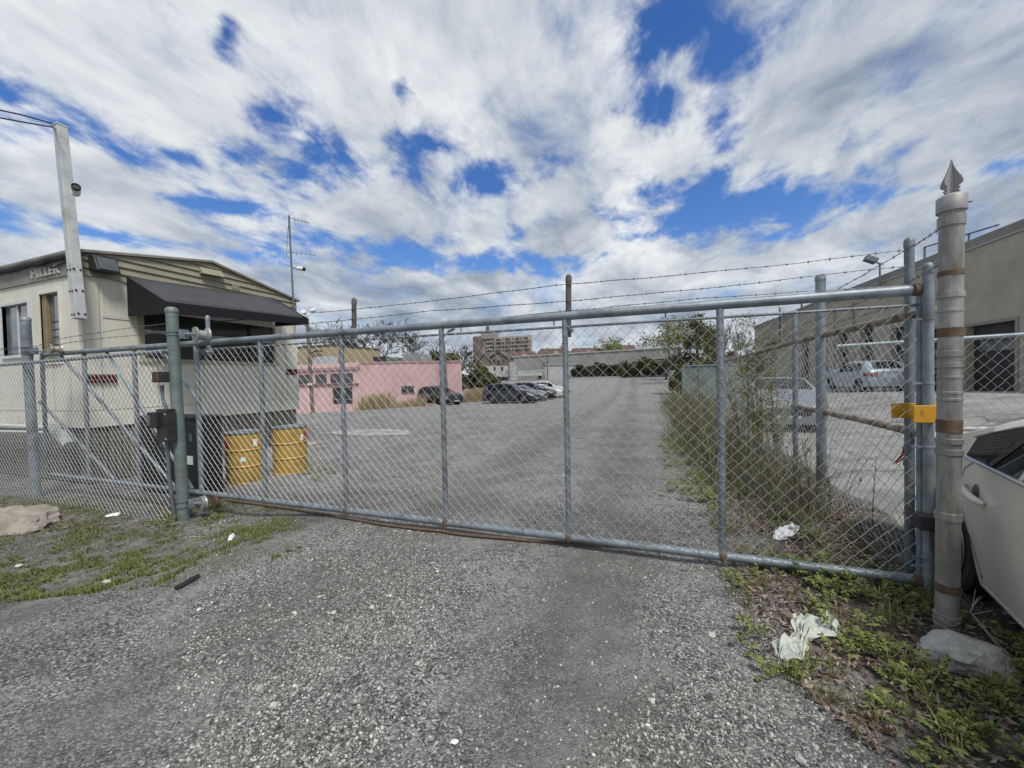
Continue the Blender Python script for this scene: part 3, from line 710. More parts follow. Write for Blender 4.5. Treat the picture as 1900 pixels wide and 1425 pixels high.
MB().span((TXW,TY0-0.03,3.5), (TX-0.0,TY0+0.02,EAVE-0.08)).build('side_fascia', tr_grey, TR)
tarm = M('dark_roof_membrane', (0.035,0.034,0.035), (0.07,0.066,0.062), scale=6, rough=0.8, bump=0.3, bscale=12)
MB().tube([(TXW+i*0.35,TY0-0.07+0.008*math.sin(i*1.7),EAVE-0.055+0.014*math.sin(i*2.3)) for i in range(36)], 0.055, 8).build('roof_membrane_edge', tarm, TR, smooth=50)
MB().tube([(TX+0.03,TY0-0.055,EAVE-0.11),(TX-0.55,TY0-0.06,EAVE-0.20),(TX-1.1,TY0-0.065,EAVE-0.1)], 0.012, 8).build('cable', black, TR)
# raised letters on the side fascia
vs, fs = text_mesh('MILLER', 0.21, 0.012, 'lettering')
wt = max(v.x for v in vs); L0, L1 = -10.66, -9.70
lt = MB().add([(L0+v.x*(L1-L0)/wt, TY0-0.042-v.z, 3.565+v.y) for v in vs], fs); lt.build('raised_lettering', M('letter_grey', (0.44,0.43,0.39), (0.50,0.49,0.45), scale=8, rough=0.6), TR)
# windows of the long wall
frame_w = M('white_window_frame', (0.50,0.51,0.53), (0.58,0.59,0.60), scale=6, rough=0.5)
wglass = M('window_glass', (0.10,0.115,0.135), (0.20,0.22,0.245), scale=2.0, rough=0.05, spec=0.9)
dglass = M('dark_window_glass', (0.022,0.024,0.026), (0.055,0.058,0.06), scale=1.2, rough=0.06, spec=0.9)
def win(W_, fm, depth, bars, gl=wglass):
    x0, x1, z0, z1 = W_; t = 0.06
    f = MB().span((x0-t,TY0-0.02,z0-t), (x0,TY0+0.07,z1+t)).span((x1,TY0-0.02,z0-t), (x1+t,TY0+0.07,z1+t)).span((x0,TY0-0.02,z1), (x1,TY0+0.07,z1+t)).span((x0,TY0-0.03,z0-t), (x1,TY0+0.07,z0))
    for bx_ in bars: f.span((lerp(x0,x1,bx_)-0.022,TY0+depth-0.025,z0), (lerp(x0,x1,bx_)+0.022,TY0+depth-0.004,z1))
    o = f.build('window', fm, TR, bevel=0.004)
    MB().span((x0,TY0+depth,z0), (x1,TY0+depth+0.01,z1)).build('pane', gl, o)
    return o
win(W1, frame_w, 0.05, (0.5,))
o = win(W2, cream, 0.07, ())
MB().span((W2[0],TY0+0.02,W2[2]), (W2[0]+0.16,TY0+0.066,W2[3])).build('brown_jamb', M('brown_jamb', (0.20,0.165,0.085), (0.26,0.215,0.12), scale=6), o)
bl = MB()
for i in range(5): bl.span((W2[0]+0.2,TY0+0.064,2.75-0.14*i), (W2[1],TY0+0.068,2.77-0.14*i))
bl.build('blind_slat', black, o)
# big window under the awning
f = MB(); X0 = TX
f.span((X0-0.06,wb_y0,wb_z0), (X0+0.02,wb_y0+0.10,wb_z1)).span((X0-0.06,wb_y1-0.06,wb_z0), (X0+0.02,wb_y1,wb_z1)).span((X0-0.06,wb_y0,wb_z0-0.09), (X0+0.035,wb_y1+0.05,wb_z0))
wf = f.build('window', M('tan_frame', (0.33,0.30,0.21), (0.39,0.36,0.27), scale=4), TR, bevel=0.004)
MB().span((X0-0.05,wb_y0+0.1,wb_z0), (X0-0.04,wb_y1-0.06,wb_z1)).build('pane', dglass, wf)
MB().span((X0-0.04,wb_y0+0.1,2.60), (X0-0.005,wb_y1-0.06,2.66)).build('transom_bar', white_metal, wf)
MB().span((X0-0.04,6.75,wb_z0), (X0-0.01,6.80,wb_z1)).build('mullion', black, wf)
# awning: sloped cloth, closed ends, valance
cloth = M('black_awning_cloth', (0.010,0.010,0.013), (0.016,0.016,0.020), scale=60, rough=0.85, spec=0.3)  # valance and ends: same cloth, their shade painted in as a darker black
yA0, yA1 = 4.40, 7.42; XF_ = -8.08
zi = lambda yy: lerp(3.615, 3.79, (yy-yA0)/(yA1-yA0)); zo = lambda yy: lerp(3.045, 3.18, (yy-yA0)/(yA1-yA0)); zv = lambda yy: lerp(2.83, 3.02, (yy-yA0)/(yA1-yA0))
aw = MB(); NY = 12
for i in range(NY+1):
    yy = lerp(yA0, yA1, i/NY)
    for k in range(5): aw.v.append((lerp(TX+0.05,XF_,k/4), yy, lerp(zi(yy),zo(yy),k/4)-0.006*math.sin(PI*k/4)))
aw.f = [(i*5+k, i*5+k+1, i*5+k+6, i*5+k+5) for i in range(NY) for k in range(4)]
faded = M('faded_lit_awning_cloth', (0.050,0.052,0.060), (0.066,0.068,0.077), scale=5, rough=0.85, spec=0.3, stain=(0.040,0.041,0.046), sscale=1.4)  # top painted lighter than the valance for light from above, besides fading
ao = aw.build('awning', faded, TR, smooth=25); md = ao.modifiers.new('thick', 'SOLIDIFY'); md.thickness = 0.006
eb = MB()
eb.prism([(XF_+.004,yA0,zo(yA0)-.004),(XF_+.004,yA1,zo(yA1)-.004),(XF_+.004,yA1,zv(yA1)),(XF_+.004,yA0,zv(yA0))], (.006,0,0))
for yy in (yA0, yA1):
    eb.prism([(TX+0.05,yy,zi(yy)),(XF_,yy,zo(yy)),(XF_,yy,zv(yy)),(TX+0.05,yy,zv(yy)+0.03)], (0,0.006 if yy == yA0 else -0.006,0))
eb.build_each('valance', cloth, ao)
fr = MB()
for yy in (yA0+0.02, (yA0+yA1)/2, yA1-0.02): fr.tube([(TX+0.03,yy,zi(yy)-0.03),(XF_-0.02,yy,zo(yy)-0.03)], 0.012, 6); fr.tube([(TX+0.03,yy,zv(yy)+0.04),(XF_-0.02,yy,zv(yy)+0.02)], 0.012, 6)
fr.build('awning_frame', galv_dark, ao)
# small hooded vent, cover plate, floodlight at the corner
MB().hexa([(TX+0.03,5.66,3.98),(TX+0.16,5.66,3.98),(TX+0.16,6.12,4.0),(TX+0.03,6.12,4.0),(TX+0.03,5.66,4.13),(TX+0.06,5.66,4.13),(TX+0.06,6.12,4.15),(TX+0.03,6.12,4.15)]).build('hooded_vent', tan_lap, TR, bevel=0.006)
MB().span((TX+0.03,6.35,3.80), (TX+0.05,6.52,3.91)).build('cover_plate', tan_lap, TR, bevel=0.004)
la = MB().hexa([(TX+0.05,3.88,3.60),(TX+0.28,3.90,3.58),(TX+0.28,4.22,3.58),(TX+0.05,4.24,3.60),(TX+0.05,3.88,3.86),(TX+0.17,3.90,3.86),(TX+0.17,4.22,3.86),(TX+0.05,4.24,3.86)]).build('floodlight', blackmetal, TR, bevel=0.012)
MB().hexa([(TX+0.262,3.935,3.615),(TX+0.285,3.935,3.612),(TX+0.285,4.19,3.612),(TX+0.262,4.19,3.615),(TX+0.17,3.935,3.83),(TX+0.192,3.935,3.832),(TX+0.192,4.19,3.832),(TX+0.17,4.19,3.83)]).build('lens', glass_mat('floodlight_glass', (0.06,0.065,0.07), 0.12), la)
# marker lamps
tl_mat = M('red_lamp_lens', (0.10,0.008,0.010), (0.16,0.014,0.016), scale=40, rough=0.3)
for (yy, zz, wd) in ((4.02,1.70,0.36),(7.90,1.87,0.30)):
    o = MB().box((TX+0.015,yy,zz), (0.03,wd+0.03,0.155)).build('tail_lamp', blackmetal, TR, bevel=0.01)
    for k in range(8):
        yy2 = yy+(k%4-1.5)*wd/4; MB().lathe([(wd/9.5,0),(wd/9.5,0.012),(wd/13,0.020)], (TX+0.03,yy2,zz+(0.036 if k < 4 else -0.036)), (1,0,0), 14).build('lens', tl_mat, o, smooth=40)
# slatted skirting
skm = M('weathered_skirting_boards', (0.12,0.11,0.095), (0.20,0.185,0.16), scale=3, rough=0.9, stretch=(6,6,0.6), bump=0.15)
sk = MB(); yy = TY0+0.06; rr = random.Random(9)
while yy < TY1-0.06:
    sk.box((TX-0.05+rr.uniform(-.008,.008), yy, 0.36), (0.02, 0.085, 1.0), Matrix.Rotation(rr.uniform(-.02,.02),3,'X')); yy += 0.102
xx = TX-0.1
while xx > -15: sk.box((xx, TY0+0.06, 0.36), (0.085,0.02,1.0)); xx -= 0.102
sk.span((TX-0.10,TY0+0.1,-0.2), (TX-0.07,TY1-0.05,0.84)); sk.span((-15,TY0+0.08,-0.2), (TX-0.1,TY0+0.1,0.84))
sk.build('skirting', skm, TR)
# white pipes with a wrapped end lying along the foot of the long wall
pw = thing('drain_pipe', 'pair of white pipes with a wrapped end along the trailer foot', 'pipe', (-10.3, 3.6, 0.85))
p0, p1 = onY(-60,787,3.58), onY(96,793,3.58)
MB().tube([p0, p1], 0.035, 10).build('pipe', whiteplastic, pw, smooth=40)
p0, p1 = onY(-60,799,3.56), onY(80,802,3.56); MB().tube([p0, p1], 0.025, 10).build('pipe', whiteplastic, pw, smooth=40)
q0, q1, q2 = onY(94,790,3.57), onY(112,806,3.57), onY(128,826,3.57)
MB().tube([q0,q1,q2], [0.05,0.085,0.075], 12).build('wrapped_end', M('dusty_white_wrap', (0.42,0.46,0.43), (0.52,0.56,0.53), scale=14, rough=0.9, bump=0.5, bscale=25), pw, smooth=50)

# ------------------------------------------------------------------ white column with camera at the trailer corner
cbm = onY(148,592,TY0-0.10); ctm = onY(112,236,TY0-0.10)
wc = thing('steel_column', 'tall white square steel column bolted to the trailer corner', 'column', (cbm.x, TY0-0.1, cbm.z))
d = (ctm-cbm); rot = d.to_track_quat('Z','Y').to_matrix()
MB().box((cbm+ctm)/2, (0.135,0.135,d.length), rot).build('column_tube', white_metal, wc, bevel=0.008)
cp = MB().box(ctm+d.normalized()*0.012, (0.15,0.15,0.03), rot).build('column_cap', white_metal, wc, bevel=0.006)
bo = MB()
for t in (0.02, 0.14, 0.25):
    for dx in (-0.05, 0.05):
        bo.lathe([(0.016,0),(0.014,0.012)], cbm+d*t+Vector((dx*.8,-0.069,0)), (0,-1,0), 8); bo.lathe([(0.016,0),(0.014,0.012)], cbm+d*t+Vector((0.069,dx*.8,0.02)), (1,0,0), 8)
bo.build_each('bolt', black, wc)
def security_camera(p, dirv, name_label, mount):
    sc2 = thing('security_camera', name_label, 'camera', p); dirv = Vector(dirv).normalized(); p = Vector(p)
    R_ = dirv.to_track_quat('X','Z').to_matrix()
    MB().lathe([(0.052,-0.13),(0.055,-0.12),(0.055,0.02),(0.045,0.05)], p+dirv*0.06, dirv, 16).build('housing', whiteplastic, sc2, smooth=40)
    MB().lathe([(0.056,0),(0.056,0.05),(0.05,0.06),(0.045,0.045)], p+dirv*0.08, dirv, 16).build('lens_hood', black, sc2, smooth=40)
    m = Vector(mount); MB().tube([m, m.lerp(p,0.6)+Vector((0,0,-0.03)), p], [0.045,0.03,0.028], 10).lathe([(0.06,0),(0.06,0.03)], m, (p-m), 14).build('bracket', whiteplastic, sc2, smooth=40)
pc = onY(143,354,TY0-0.12)
security_camera(pc+Vector((0.02,-0.02,0)), (0.9,-0.35,0.10), 'white bullet camera with black hood halfway up the white column', (pc.x-0.10,TY0-0.10,pc.z-0.01))
for k, (P, c_) in enumerate((([(-40,196),(40,213),(107,232)], 'upper'), ([(-40,211),(40,226),(98,236),(103,241)], 'lower'))):
    Z = [onY(u, v, 3.7-0.9*(1-i/(len(P)-1))) for i, (u, v) in enumerate(P)]
    tag(MB().tube(Z, 0.011, 6).build('power_cable', black), c_+' black cable running to the top of the white column', 'cable')

# antenna mast at the far corner of the trailer
ab, at_ = onX(545,562,TX+0.10), onX(536,400,TX+0.10)
am = thing('antenna_mast', 'thin mast with two small aerials on the far trailer corner', 'antenna', ab)
MB().tube([ab-Vector((0,0,0.6)), at_], 0.024, 8).build('mast', galv_dark, am, smooth=40)
for v, wd in ((404,0.46),(468,0.62)):
    p = onX(538, v, TX+0.10); e = Vector((0.50,0.55,-0.10 if v < 420 else 0.0)); e.normalize()
    m = MB().tube([p-e*0.06, p+e*wd], 0.010, 6); s_ = e.cross(Vector((0,0,1))).normalized()
    for k in range(5):
        c = p+e*(wd*(0.25+0.18*k)); ln = 0.085-0.008*k; m.tube([c-Vector((0,0,ln)), c+Vector((0,0,ln))], 0.005, 5)
    m.build('aerial', galv_dark, am)
MB().tube([onX(536,410,TX+0.08), onX(533,440,TX+0.08), onX(532,474,TX+0.08), onX(541,482,TX+0.08)], 0.006, 5).build('cable', black, am)
pc = onX(556,498,TX+0.10); mp = onX(542,494,TX+0.10)
security_camera(pc, (0.75,0.5,-0.12), 'white bullet camera clamped to the antenna mast', mp)
# twin spotlight on the awning's far end
p = onX(571,587,XF_+0.02)
tw = thing('spotlight', 'pair of small white spotlights on the far end of the awning', 'light', p)
MB().tube([p-Vector((0,0,0.05)), p+Vector((0,0,0.04))], 0.02, 8).build('base', whiteplastic, tw)
for sg, dx in ((-1,-0.02),(1,0.12)):
    c = p+Vector((0.02*sg,0.10*sg+0.02,0.09+dx*0.6)); MB().tube([p+Vector((0,0,0.03)), p.lerp(c,0.5)+Vector((0,0.03*sg,-0.02)), c], 0.009, 6).build('arm', whiteplastic, tw)
    MB().lathe([(0.03,-0.05),(0.035,-0.04),(0.055,0.06),(0.055,0.075)], c, (0.5,0.8*sg,0.35), 12).build('lamp_head', whiteplastic, tw, smooth=40)

# ------------------------------------------------------------------ drums, cabinet
drum_y = M('ochre_drum_paint', (0.35,0.215,0.032), (0.42,0.265,0.045), scale=3, rough=0.5, bump=0.03, stain=(0.15,0.10,0.03), sscale=3.2, slo=0.56, shi=0.74)
rlabel = M('red_sticker', (0.36,0.025,0.02), (0.44,0.04,0.03), scale=20, rough=0.5)
def drum(u, v, label, seed, stickers):
    p = G(u, v); t = thing('oil_drum', label, 'drum', p, 'ochre steel drums beside the trailer'); p = p+Vector((0,0,-0.01))
    R = 0.292; prof = [(R-0.01,0),(R+0.006,0.004),(R+0.006,0.02),(R-0.002,0.03)]
    for z in (0.30, 0.58): prof += [(R-0.002,z-0.022),(R+0.006,z-0.012),(R+0.010,z),(R+0.006,z+0.012),(R-0.002,z+0.022)]
    prof += [(R-0.002,0.85),(R+0.004,0.86)]
    MB().lathe(prof, p, (0,0,1), 48).build('drum_body', drum_y, t, smooth=30)
    MB().lathe([(R+0.004,0.862),(R+0.010,0.866),(R+0.010,0.884),(R+0.002,0.888),(R-0.012,0.872)], p, (0,0,1), 48).build('drum_lid', galv_dark, t, smooth=40)
    for (ang, z, wd, h, mat) in stickers:
        m = MB(); n = 6
        for i in range(n):
            a0, a1 = ang+wd*(i/n-0.5), ang+wd*((i+1)/n-0.5); r = R+0.002
            m.add([(p.x+math.cos(q)*rad, p.y+math.sin(q)*rad, p.z+zz) for rad in (r-0.003, r) for q in (a0, a1) for zz in (z-h/2, z+h/2)], [(4,6,7,5),(0,1,3,2),(0,4,5,1),(2,3,7,6),(0,2,6,4),(1,5,7,3)])
        m.build('sticker', mat, t)
    return t
ca = math.atan2(-4.5, 6.1)
drum(457, 892, 'ochre drum with red sticker on its left and small white sticker at its middle', 1, [(ca-1.15,0.70,0.50,0.12,rlabel),(ca+0.55,0.70,0.22,0.12,paper),(ca-0.10,0.43,0.26,0.07,paper)])
drum(540, 875, 'ochre drum with white and red stickers near the rim on its right', 2, [(ca+0.95,0.70,0.22,0.13,rlabel),(ca+0.68,0.68,0.20,0.11,paper)])
pcab = onZ(312, 911, -0.12); pcab.y = max(pcab.y, GY+0.42)
xl, xr = onY(262, 850, pcab.y).x, onY(368, 850, pcab.y).x; zt_c = onY(312, 772, pcab.y).z
cabt = thing('gate_motor_cabinet', 'black gate motor cabinet standing behind the roller post', 'cabinet', ((xl+xr)/2, pcab.y, -0.15))
MB().span((xl,pcab.y,-0.2), (xr,pcab.y+0.35,zt_c-0.05)).build('cabinet_body', black, cabt, bevel=0.015)
MB().span((xl-0.02,pcab.y-0.02,zt_c-0.05), (xr+0.02,pcab.y+0.37,zt_c)).build('cabinet_lid', black, cabt, bevel=0.012)
q = onY(353, 854, pcab.y); MB().box(q+Vector((0,-0.003,0)), (0.13,0.006,0.13)).build('notice', paper, cabt)
q = onY(354, 812, pcab.y); MB().box(q+Vector((0,-0.003,0)), (0.05,0.006,0.12)).build('keyhole_plate', galv_dark, cabt)

# ------------------------------------------------------------------ cars
tyre_m = M('tyre_rubber', (0.012,0.012,0.012), (0.022,0.022,0.021), scale=20, rough=0.85)
rim_m = M('alloy_rim', (0.30,0.30,0.31), rough=0.35, metal=0.7)
cglass = M('car_glass', (0.008,0.009,0.010), (0.016,0.018,0.020), scale=1.5, rough=0.04, spec=0.5)
cglass.node_tree.nodes['Principled BSDF'].inputs['IOR'].default_value = 1.22
chrome = M('chrome_trim', (0.55,0.56,0.57), rough=0.18, metal=0.9)
tlamp = M('car_tail_lens', (0.22,0.010,0.012), (0.32,0.02,0.02), scale=30, rough=0.15, spec=0.8)
hlamp = M('headlamp_lens', (0.45,0.47,0.49), rough=0.1, spec=0.9)
underm = M('underbody_black', (0.008,0.008,0.008), rough=0.95)
plate_m = M('number_plate', (0.50,0.52,0.53), rough=0.5)
SEDAN = dict(L=4.75, hw=0.90, r=0.325, xr=0.98, xf=3.78, sill=0.20,
  top=[(0,.70),(.03,.92),(.12,1.00),(.45,1.0),(.80,1.03),(1.2,1.155),(1.43,1.225),(1.93,1.35),(2.4,1.43),(2.75,1.39),(3.35,1.12),(3.6,1.02),(4.2,.93),(4.55,.82),(4.70,.66),(4.75,.52)],
  belt=[(0,.68),(.03,.86),(.3,.96),(.9,.985),(1.3,.955),(2.2,.93),(3.0,.905),(3.6,.90),(4.2,.83),(4.7,.60),(4.75,.5)],
  gl=(1.05,3.30), wind=(2.78,3.42), back=(.62,1.30), side=[(1.93,3.12,0.0)])
SUV = dict(L=4.55, hw=0.92, r=0.36, xr=0.88, xf=3.58, sill=0.26,
  top=[(0,.80),(.03,1.0),(.12,1.16),(.40,1.50),(.62,1.60),(1.3,1.67),(2.1,1.66),(2.5,1.58),(3.15,1.20),(3.35,1.12),(4.1,1.02),(4.38,.90),(4.5,.72),(4.55,.55)],
  belt=[(0,.78),(.05,.98),(.4,1.08),(2.0,1.03),(3.2,1.00),(4.0,.92),(4.45,.72),(4.55,.5)],
  gl=(.30,3.1), wind=(2.42,3.18), back=(.08,.46), side=[(.55,1.35,0),(1.42,2.2,0),(2.26,2.85,0)])
HATCH = dict(L=4.1, hw=0.86, r=0.31, xr=0.72, xf=3.25, sill=0.22,
  top=[(0,.72),(.02,.93),(.10,1.02),(.50,1.36),(.75,1.42),(1.4,1.45),(1.9,1.43),(2.25,1.34),(2.85,1.04),(3.0,.98),(3.6,.90),(3.95,.78),(4.06,.62),(4.1,.5)],
  belt=[(0,.70),(.03,.88),(.3,.95),(1.6,.92),(2.8,.89),(3.5,.82),(4.0,.62),(4.1,.45)],
  gl=(.25,2.8), wind=(2.2,2.86), back=(.12,.50), side=[(.55,1.15,0),(1.22,2.5,0)])
def car(label, cat, spec, paint, P, heading, group=None, lower=None, ns=70, wheels=True, doors=(), detail=False, wheel_n=28, dz=0):
    S = spec; L, hw = S['L'], S['hw']
    root = thing('parked_car', label, cat, (P[0],P[1],P[2]+dz), group, local=True); root.rotation_euler = (0,0,heading)
    top = lambda x: interp(S['top'], x); 
    belt = lambda x: min(interp(S['belt'], x), top(x)-0.012)
    def plan(x):
        a = min(1, max(0, x/0.55)); b = min(1, max(0, (L-x)/0.75))
        return hw*(0.80+0.20*math.sqrt(1-(1-a)**2))*(0.74+0.26*math.sqrt(1-(1-b)**2))
    ra = S['r']+0.065
    def zbot(x):
        z = S['sill']+0.05*(sstep(0.5,0,x)+sstep(L-0.5,L,x))+ (0.10 if False else 0)
        for xc in (S['xr'], S['xf']):
            if abs(x-xc) < ra: z = max(z, S['r']+math.sqrt(ra*ra-(x-xc)**2)-0.01)
        return z
    def yside(x, z):
        b = belt(x); h = plan(x)
        if z <= b:
            t = (z-S['sill'])/(b-S['sill']); return h*(0.955+0.045*sstep(0,0.55,t)-0.022*sstep(0.6,1.0,t))
        return h*0.978-0.40*(z-b)-0.10*(z-b)**2
    def ring(x):
        zb_, b, t = zbot(x), belt(x), top(x); out = []
        b = max(b, zb_+0.02); t = max(t, b+0.012)
        for f in (0, .12, .3, .5, .72, .88, .97, 1.0): z = lerp(zb_, b, f); out.append((yside(x, z)-(0.012 if f == 0 else 0), z))
        for f in (.12, .5, .85, .97): z = lerp(b, t, f); out.append((yside(x, z)-(0.03 if f > .9 else 0), z))
        ye = out[-1][0]; out += [(ye-min(0.10,ye*0.2), t-0.002), (ye*0.5, t+0.012), (0, t+0.016)]
        return out
    def ztop(x, y):
        r = ring(x)[-4:]
        y = abs(y)
        for (ya, za), (yb, zb_) in zip(r, r[1:]):
            if ya >= y >= yb: return za+(zb_-za)*((ya-y)/(ya-yb+1e-9))
        return r[0][1]
    xs = sorted(set([round(L*i/ns, 4) for i in range(ns+1)]+[round(xc+ra*math.cos(PI*k/16), 4) for xc in (S['xr'], S['xf']) for k in range(17)]+[.02,.05,L-.02,L-.06]))
    mb = MB(); rings = []
    for x in xs:
        r = ring(x); rings.append([(x-L/2, y, z) for y, z in r]+[(x-L/2, -y, z) for y, z in r[-2::-1]])
    n = len(rings[0])
    mb.v = [p for r in rings for p in r]
    mb.f = [(i*n+j, i*n+j+1, (i+1)*n+j+1, (i+1)*n+j) for i in range(len(xs)-1) for j in range(n-1)]
    mb.f += [tuple(range(n-1,-1,-1)), tuple((len(xs)-1)*n+j for j in range(n))]
    body = mb.build('body', paint, root, smooth=32)
    ub = MB()
    ub.span((-L/2+0.12,-hw+0.16,S['sill']-0.02), (L/2-0.15,hw-0.16,0.62))
    for sg in (-1, 1): ub.span((S['xr']+ra-L/2,sg*(hw-0.17),S['sill']-0.02), (S['xf']-ra-L/2,sg*(hw-0.07),S['sill']+0.07))
    for a, b in ((0.04,S['xr']-ra),(S['xf']+ra,L-0.06)): ub.span((a-L/2,-hw*0.72,S['sill']), (b-L/2,hw*0.72,0.48))
    ub.build('underbody', underm, root)
    def sidepatch(name, mat, x0, x1, zlo, zhi, parent, off=0.005, nx=14, nz=5, both=True, only=None):
        for sg in ((-1, 1) if both else (only,)):
            m = MB()
            for i in range(nx+1):
                x = lerp(x0, x1, i/nx)
                for j in range(nz+1):
                    z = lerp(zlo(x), zhi(x), j/nz); m.v.append((x-L/2, sg*(yside(x, z)+off), z))
            w_ = nz+1
            m.f = [((i*w_+j, (i+1)*w_+j, (i+1)*w_+j+1, i*w_+j+1) if sg < 0 else (i*w_+j, i*w_+j+1, (i+1)*w_+j+1, (i+1)*w_+j)) for i in range(nx) for j in range(nz)]
            m.build(name, mat, parent, smooth=50)
    roofline = lambda x: max(belt(x)+0.03, min(top(x)-0.078, belt(x)+0.87*(top(x)-belt(x))))
    for (a, b, _) in S['side']:
        sidepatch('window', cglass, a, b, lambda x: belt(x)+0.022, roofline, root)
    for nm, (a, b) in (('windscreen', S['wind']), ('rear_window', S['back'])):
        m = MB(); nx, ny = 8, 8
        for i in range(nx+1):
            x = lerp(a, b, i/nx); yw = (ring(x)[-4][0]-(0.20 if nm == 'rear_window' else 0.07))
            for j in range(ny+1):
                y = lerp(-yw, yw, j/ny); m.v.append((x-L/2, y, ztop(x, y)+0.008))
        m.f = [(i*(ny+1)+j, (i+1)*(ny+1)+j, (i+1)*(ny+1)+j+1, i*(ny+1)+j+1) for i in range(nx) for j in range(ny)]
        m.build(nm, cglass, root, smooth=50)
    for xc in (S['xr'], S['xf']):
        for sg in (-1, 1):
            r = S['r']; wd = 0.20; y0 = sg*(hw-0.035)
            ty = MB().lathe([(r*0.62,-0.0),(r*0.66,0.012),(r*0.90,0.004),(r*0.985,0.02),(r,0.05),(r,wd-0.03),(r*0.9,wd),(r*0.6,wd)], (xc-L/2,y0,r), (0,-sg,0), wheel_n).build('wheel', tyre_m, root, smooth=35)
            rim = MB().lathe([(r*0.645,0.004),(r*0.62,-0.002),(r*0.585,0.012),(r*0.56,0.055)], (xc-L/2,y0,r), (0,-sg,0), wheel_n, cap=False)
            rim.lathe([(r*0.6,0.075),(r*0.6,0.08)], (xc-L/2,y0,r), (0,-sg,0), wheel_n)
            rim.lathe([(r*0.16,0.0),(r*0.15,0.07)], (xc-L/2,y0,r), (0,-sg,0), 12)
            for k in range(5):
                a = 2*PI*k/5; ax_ = Vector((math.cos(a),0,math.sin(a))); c = Vector((xc-L/2,y0-sg*0.025,r))
                rim.tube([c+ax_*r*0.12, c+ax_*r*0.59], [r*0.11,r*0.075], 6)
            rim.build('rim', rim_m, ty, smooth=40)
    # lamps at the corners, mirrors, plates, lower trim
    zb2 = belt(0.2)
    sidepatch('tail_light', tlamp, 0.03, 0.30, lambda x: belt(x)-0.19, lambda x: belt(x)-0.02, root, off=0.012, nx=6, nz=3)
    sidepatch('headlight', hlamp, L-0.62, L-0.12, lambda x: belt(x)-0.15, lambda x: belt(x)-0.03, root, off=0.012, nx=8, nz=3)
    for sg in (-1, 1):
        MB().box((-L/2+0.004, sg*hw*0.66, belt(0.1)-0.13), (0.03, 0.26, 0.16)).build('tail_light', tlamp, root, bevel=0.012)
        mx = S['wind'][1]-0.22; MB().box((mx-L/2, sg*(yside(mx, belt(mx)+0.06)+0.10), belt(mx)+0.09), (0.11,0.20,0.13)).build('mirror', paint, root, bevel=0.03)
    MB().box((-L/2-0.005,0,0.72), (0.02,0.50,0.13)).build('number_plate', plate_m, root, bevel=0.004)
    MB().box((L/2-0.03,0,0.56), (0.10,hw*1.05,0.20)).build('grille', black, root, bevel=0.03)
    MB().box((L/2-0.02,0,0.45), (0.06,0.50,0.11)).build('number_plate', plate_m, root, bevel=0.004)
    if lower:
        sidepatch('sill_cladding', lower, S['xr']+ra+0.02, S['xf']-ra-0.02, lambda x: S['sill']-0.005, lambda x: S['sill']+0.13, root, off=0.012, nx=10, nz=2)
        for xc in (S['xr'], S['xf']):
            for sg in (-1, 1):
                m = MB(); k = 16
                for q in range(k+1):
                    a = PI*q/k
                    for rr_ in (ra-0.005, ra+0.075):
                        x = xc+rr_*math.cos(a); z = S['r']-0.01+rr_*math.sin(a); m.v.append((x-L/2, sg*(yside(x, max(z, S['sill']))+0.014), max(z, S['sill'])))
                m.f = [(2*q, 2*q+1, 2*q+3, 2*q+2) for q in range(k)]; m.build('arch_cladding', lower, root)
    return root, dict(yside=yside, belt=belt, L=L, sidepatch=sidepatch, top=top, zbot=zbot, roofline=roofline)
def cpaint(name, c, rough=0.28, metal=0.2, flake=None): 
    m = M(name, c, tuple(q*1.06 for q in c), scale=3, rough=rough, metal=metal, spec=0.6, stain=tuple(q*0.86 for q in c), sscale=2.2, slo=0.5, shi=0.8)
    P = m.node_tree.nodes['Principled BSDF']; P.inputs['Coat Weight'].default_value = 0.5; P.inputs['Coat Roughness'].default_value = 0.06
    return m
# near beige sedan: its tail points away from the camera, right side towards the gate
beige = cpaint('champagne_paint', (0.72,0.68,0.595), 0.30, 0.05)
sd0 = Vector((1.74,2.65)); sdir = Vector((0.243,0.97)).normalized(); sn = Vector((0.97,-0.243)).normalized()
S_TAIL = 1.93
ctr = sd0 + sdir*(S_TAIL-4.75/2) + sn*(0.90-0.03)
hd = math.atan2(-sdir.y, -sdir.x)
near, K = car('champagne beige sedan parked beside the pipe post with its rear door towards the gate', 'car', SEDAN, beige, (ctr.x, ctr.y, -0.02), hd, ns=120, wheel_n=40)
L_ = K['L']; ys = K['yside']; bl_ = K['belt']; SG = -1      # right side of the car is local -Y
# chrome strip under the windows, pillar divider, door shut lines, handles
for sg in (-1, 1):
    m = MB(); P = []
    for i in range(41):
        x = lerp(1.22, 3.2, i/40); z = bl_(x)+0.010; P.append((x-L_/2, sg*(ys(x, z)+0.006), z))
    m.tube(P, 0.011, 8); m.build('chrome_strip', chrome, near, smooth=60)
    m = MB(); P = [(x-L_/2, sg*(ys(x, K['roofline'](x)+0.004)+0.006), K['roofline'](x)+0.004) for x in [lerp(1.24, 3.1, i/30) for i in range(31)]]
    m.tube(P, 0.007, 6); m.build('chrome_strip', chrome, near, smooth=60)
K['sidepatch']('window', cglass, 1.27, 1.88, lambda x: bl_(x)+0.022, K['roofline'], near)
m = MB()
for sg in (-1, 1):
    for (xa, xb) in ((1.56, 1.80), (2.70, 2.74)):
        x0, x1 = xa, xb; wdt = 0.055
        P0 = [(x0, bl_(x0)+0.02), (x0+wdt, bl_(x0)+0.02)]; P1 = [(x1+wdt, K['roofline'](x1)), (x1, K['roofline'](x1))]
        m.add([(x-L_/2, sg*(ys(x, z)+0.011), z) for x, z in P0+P1], [(0,1,2,3) if sg < 0 else (3,2,1,0)])
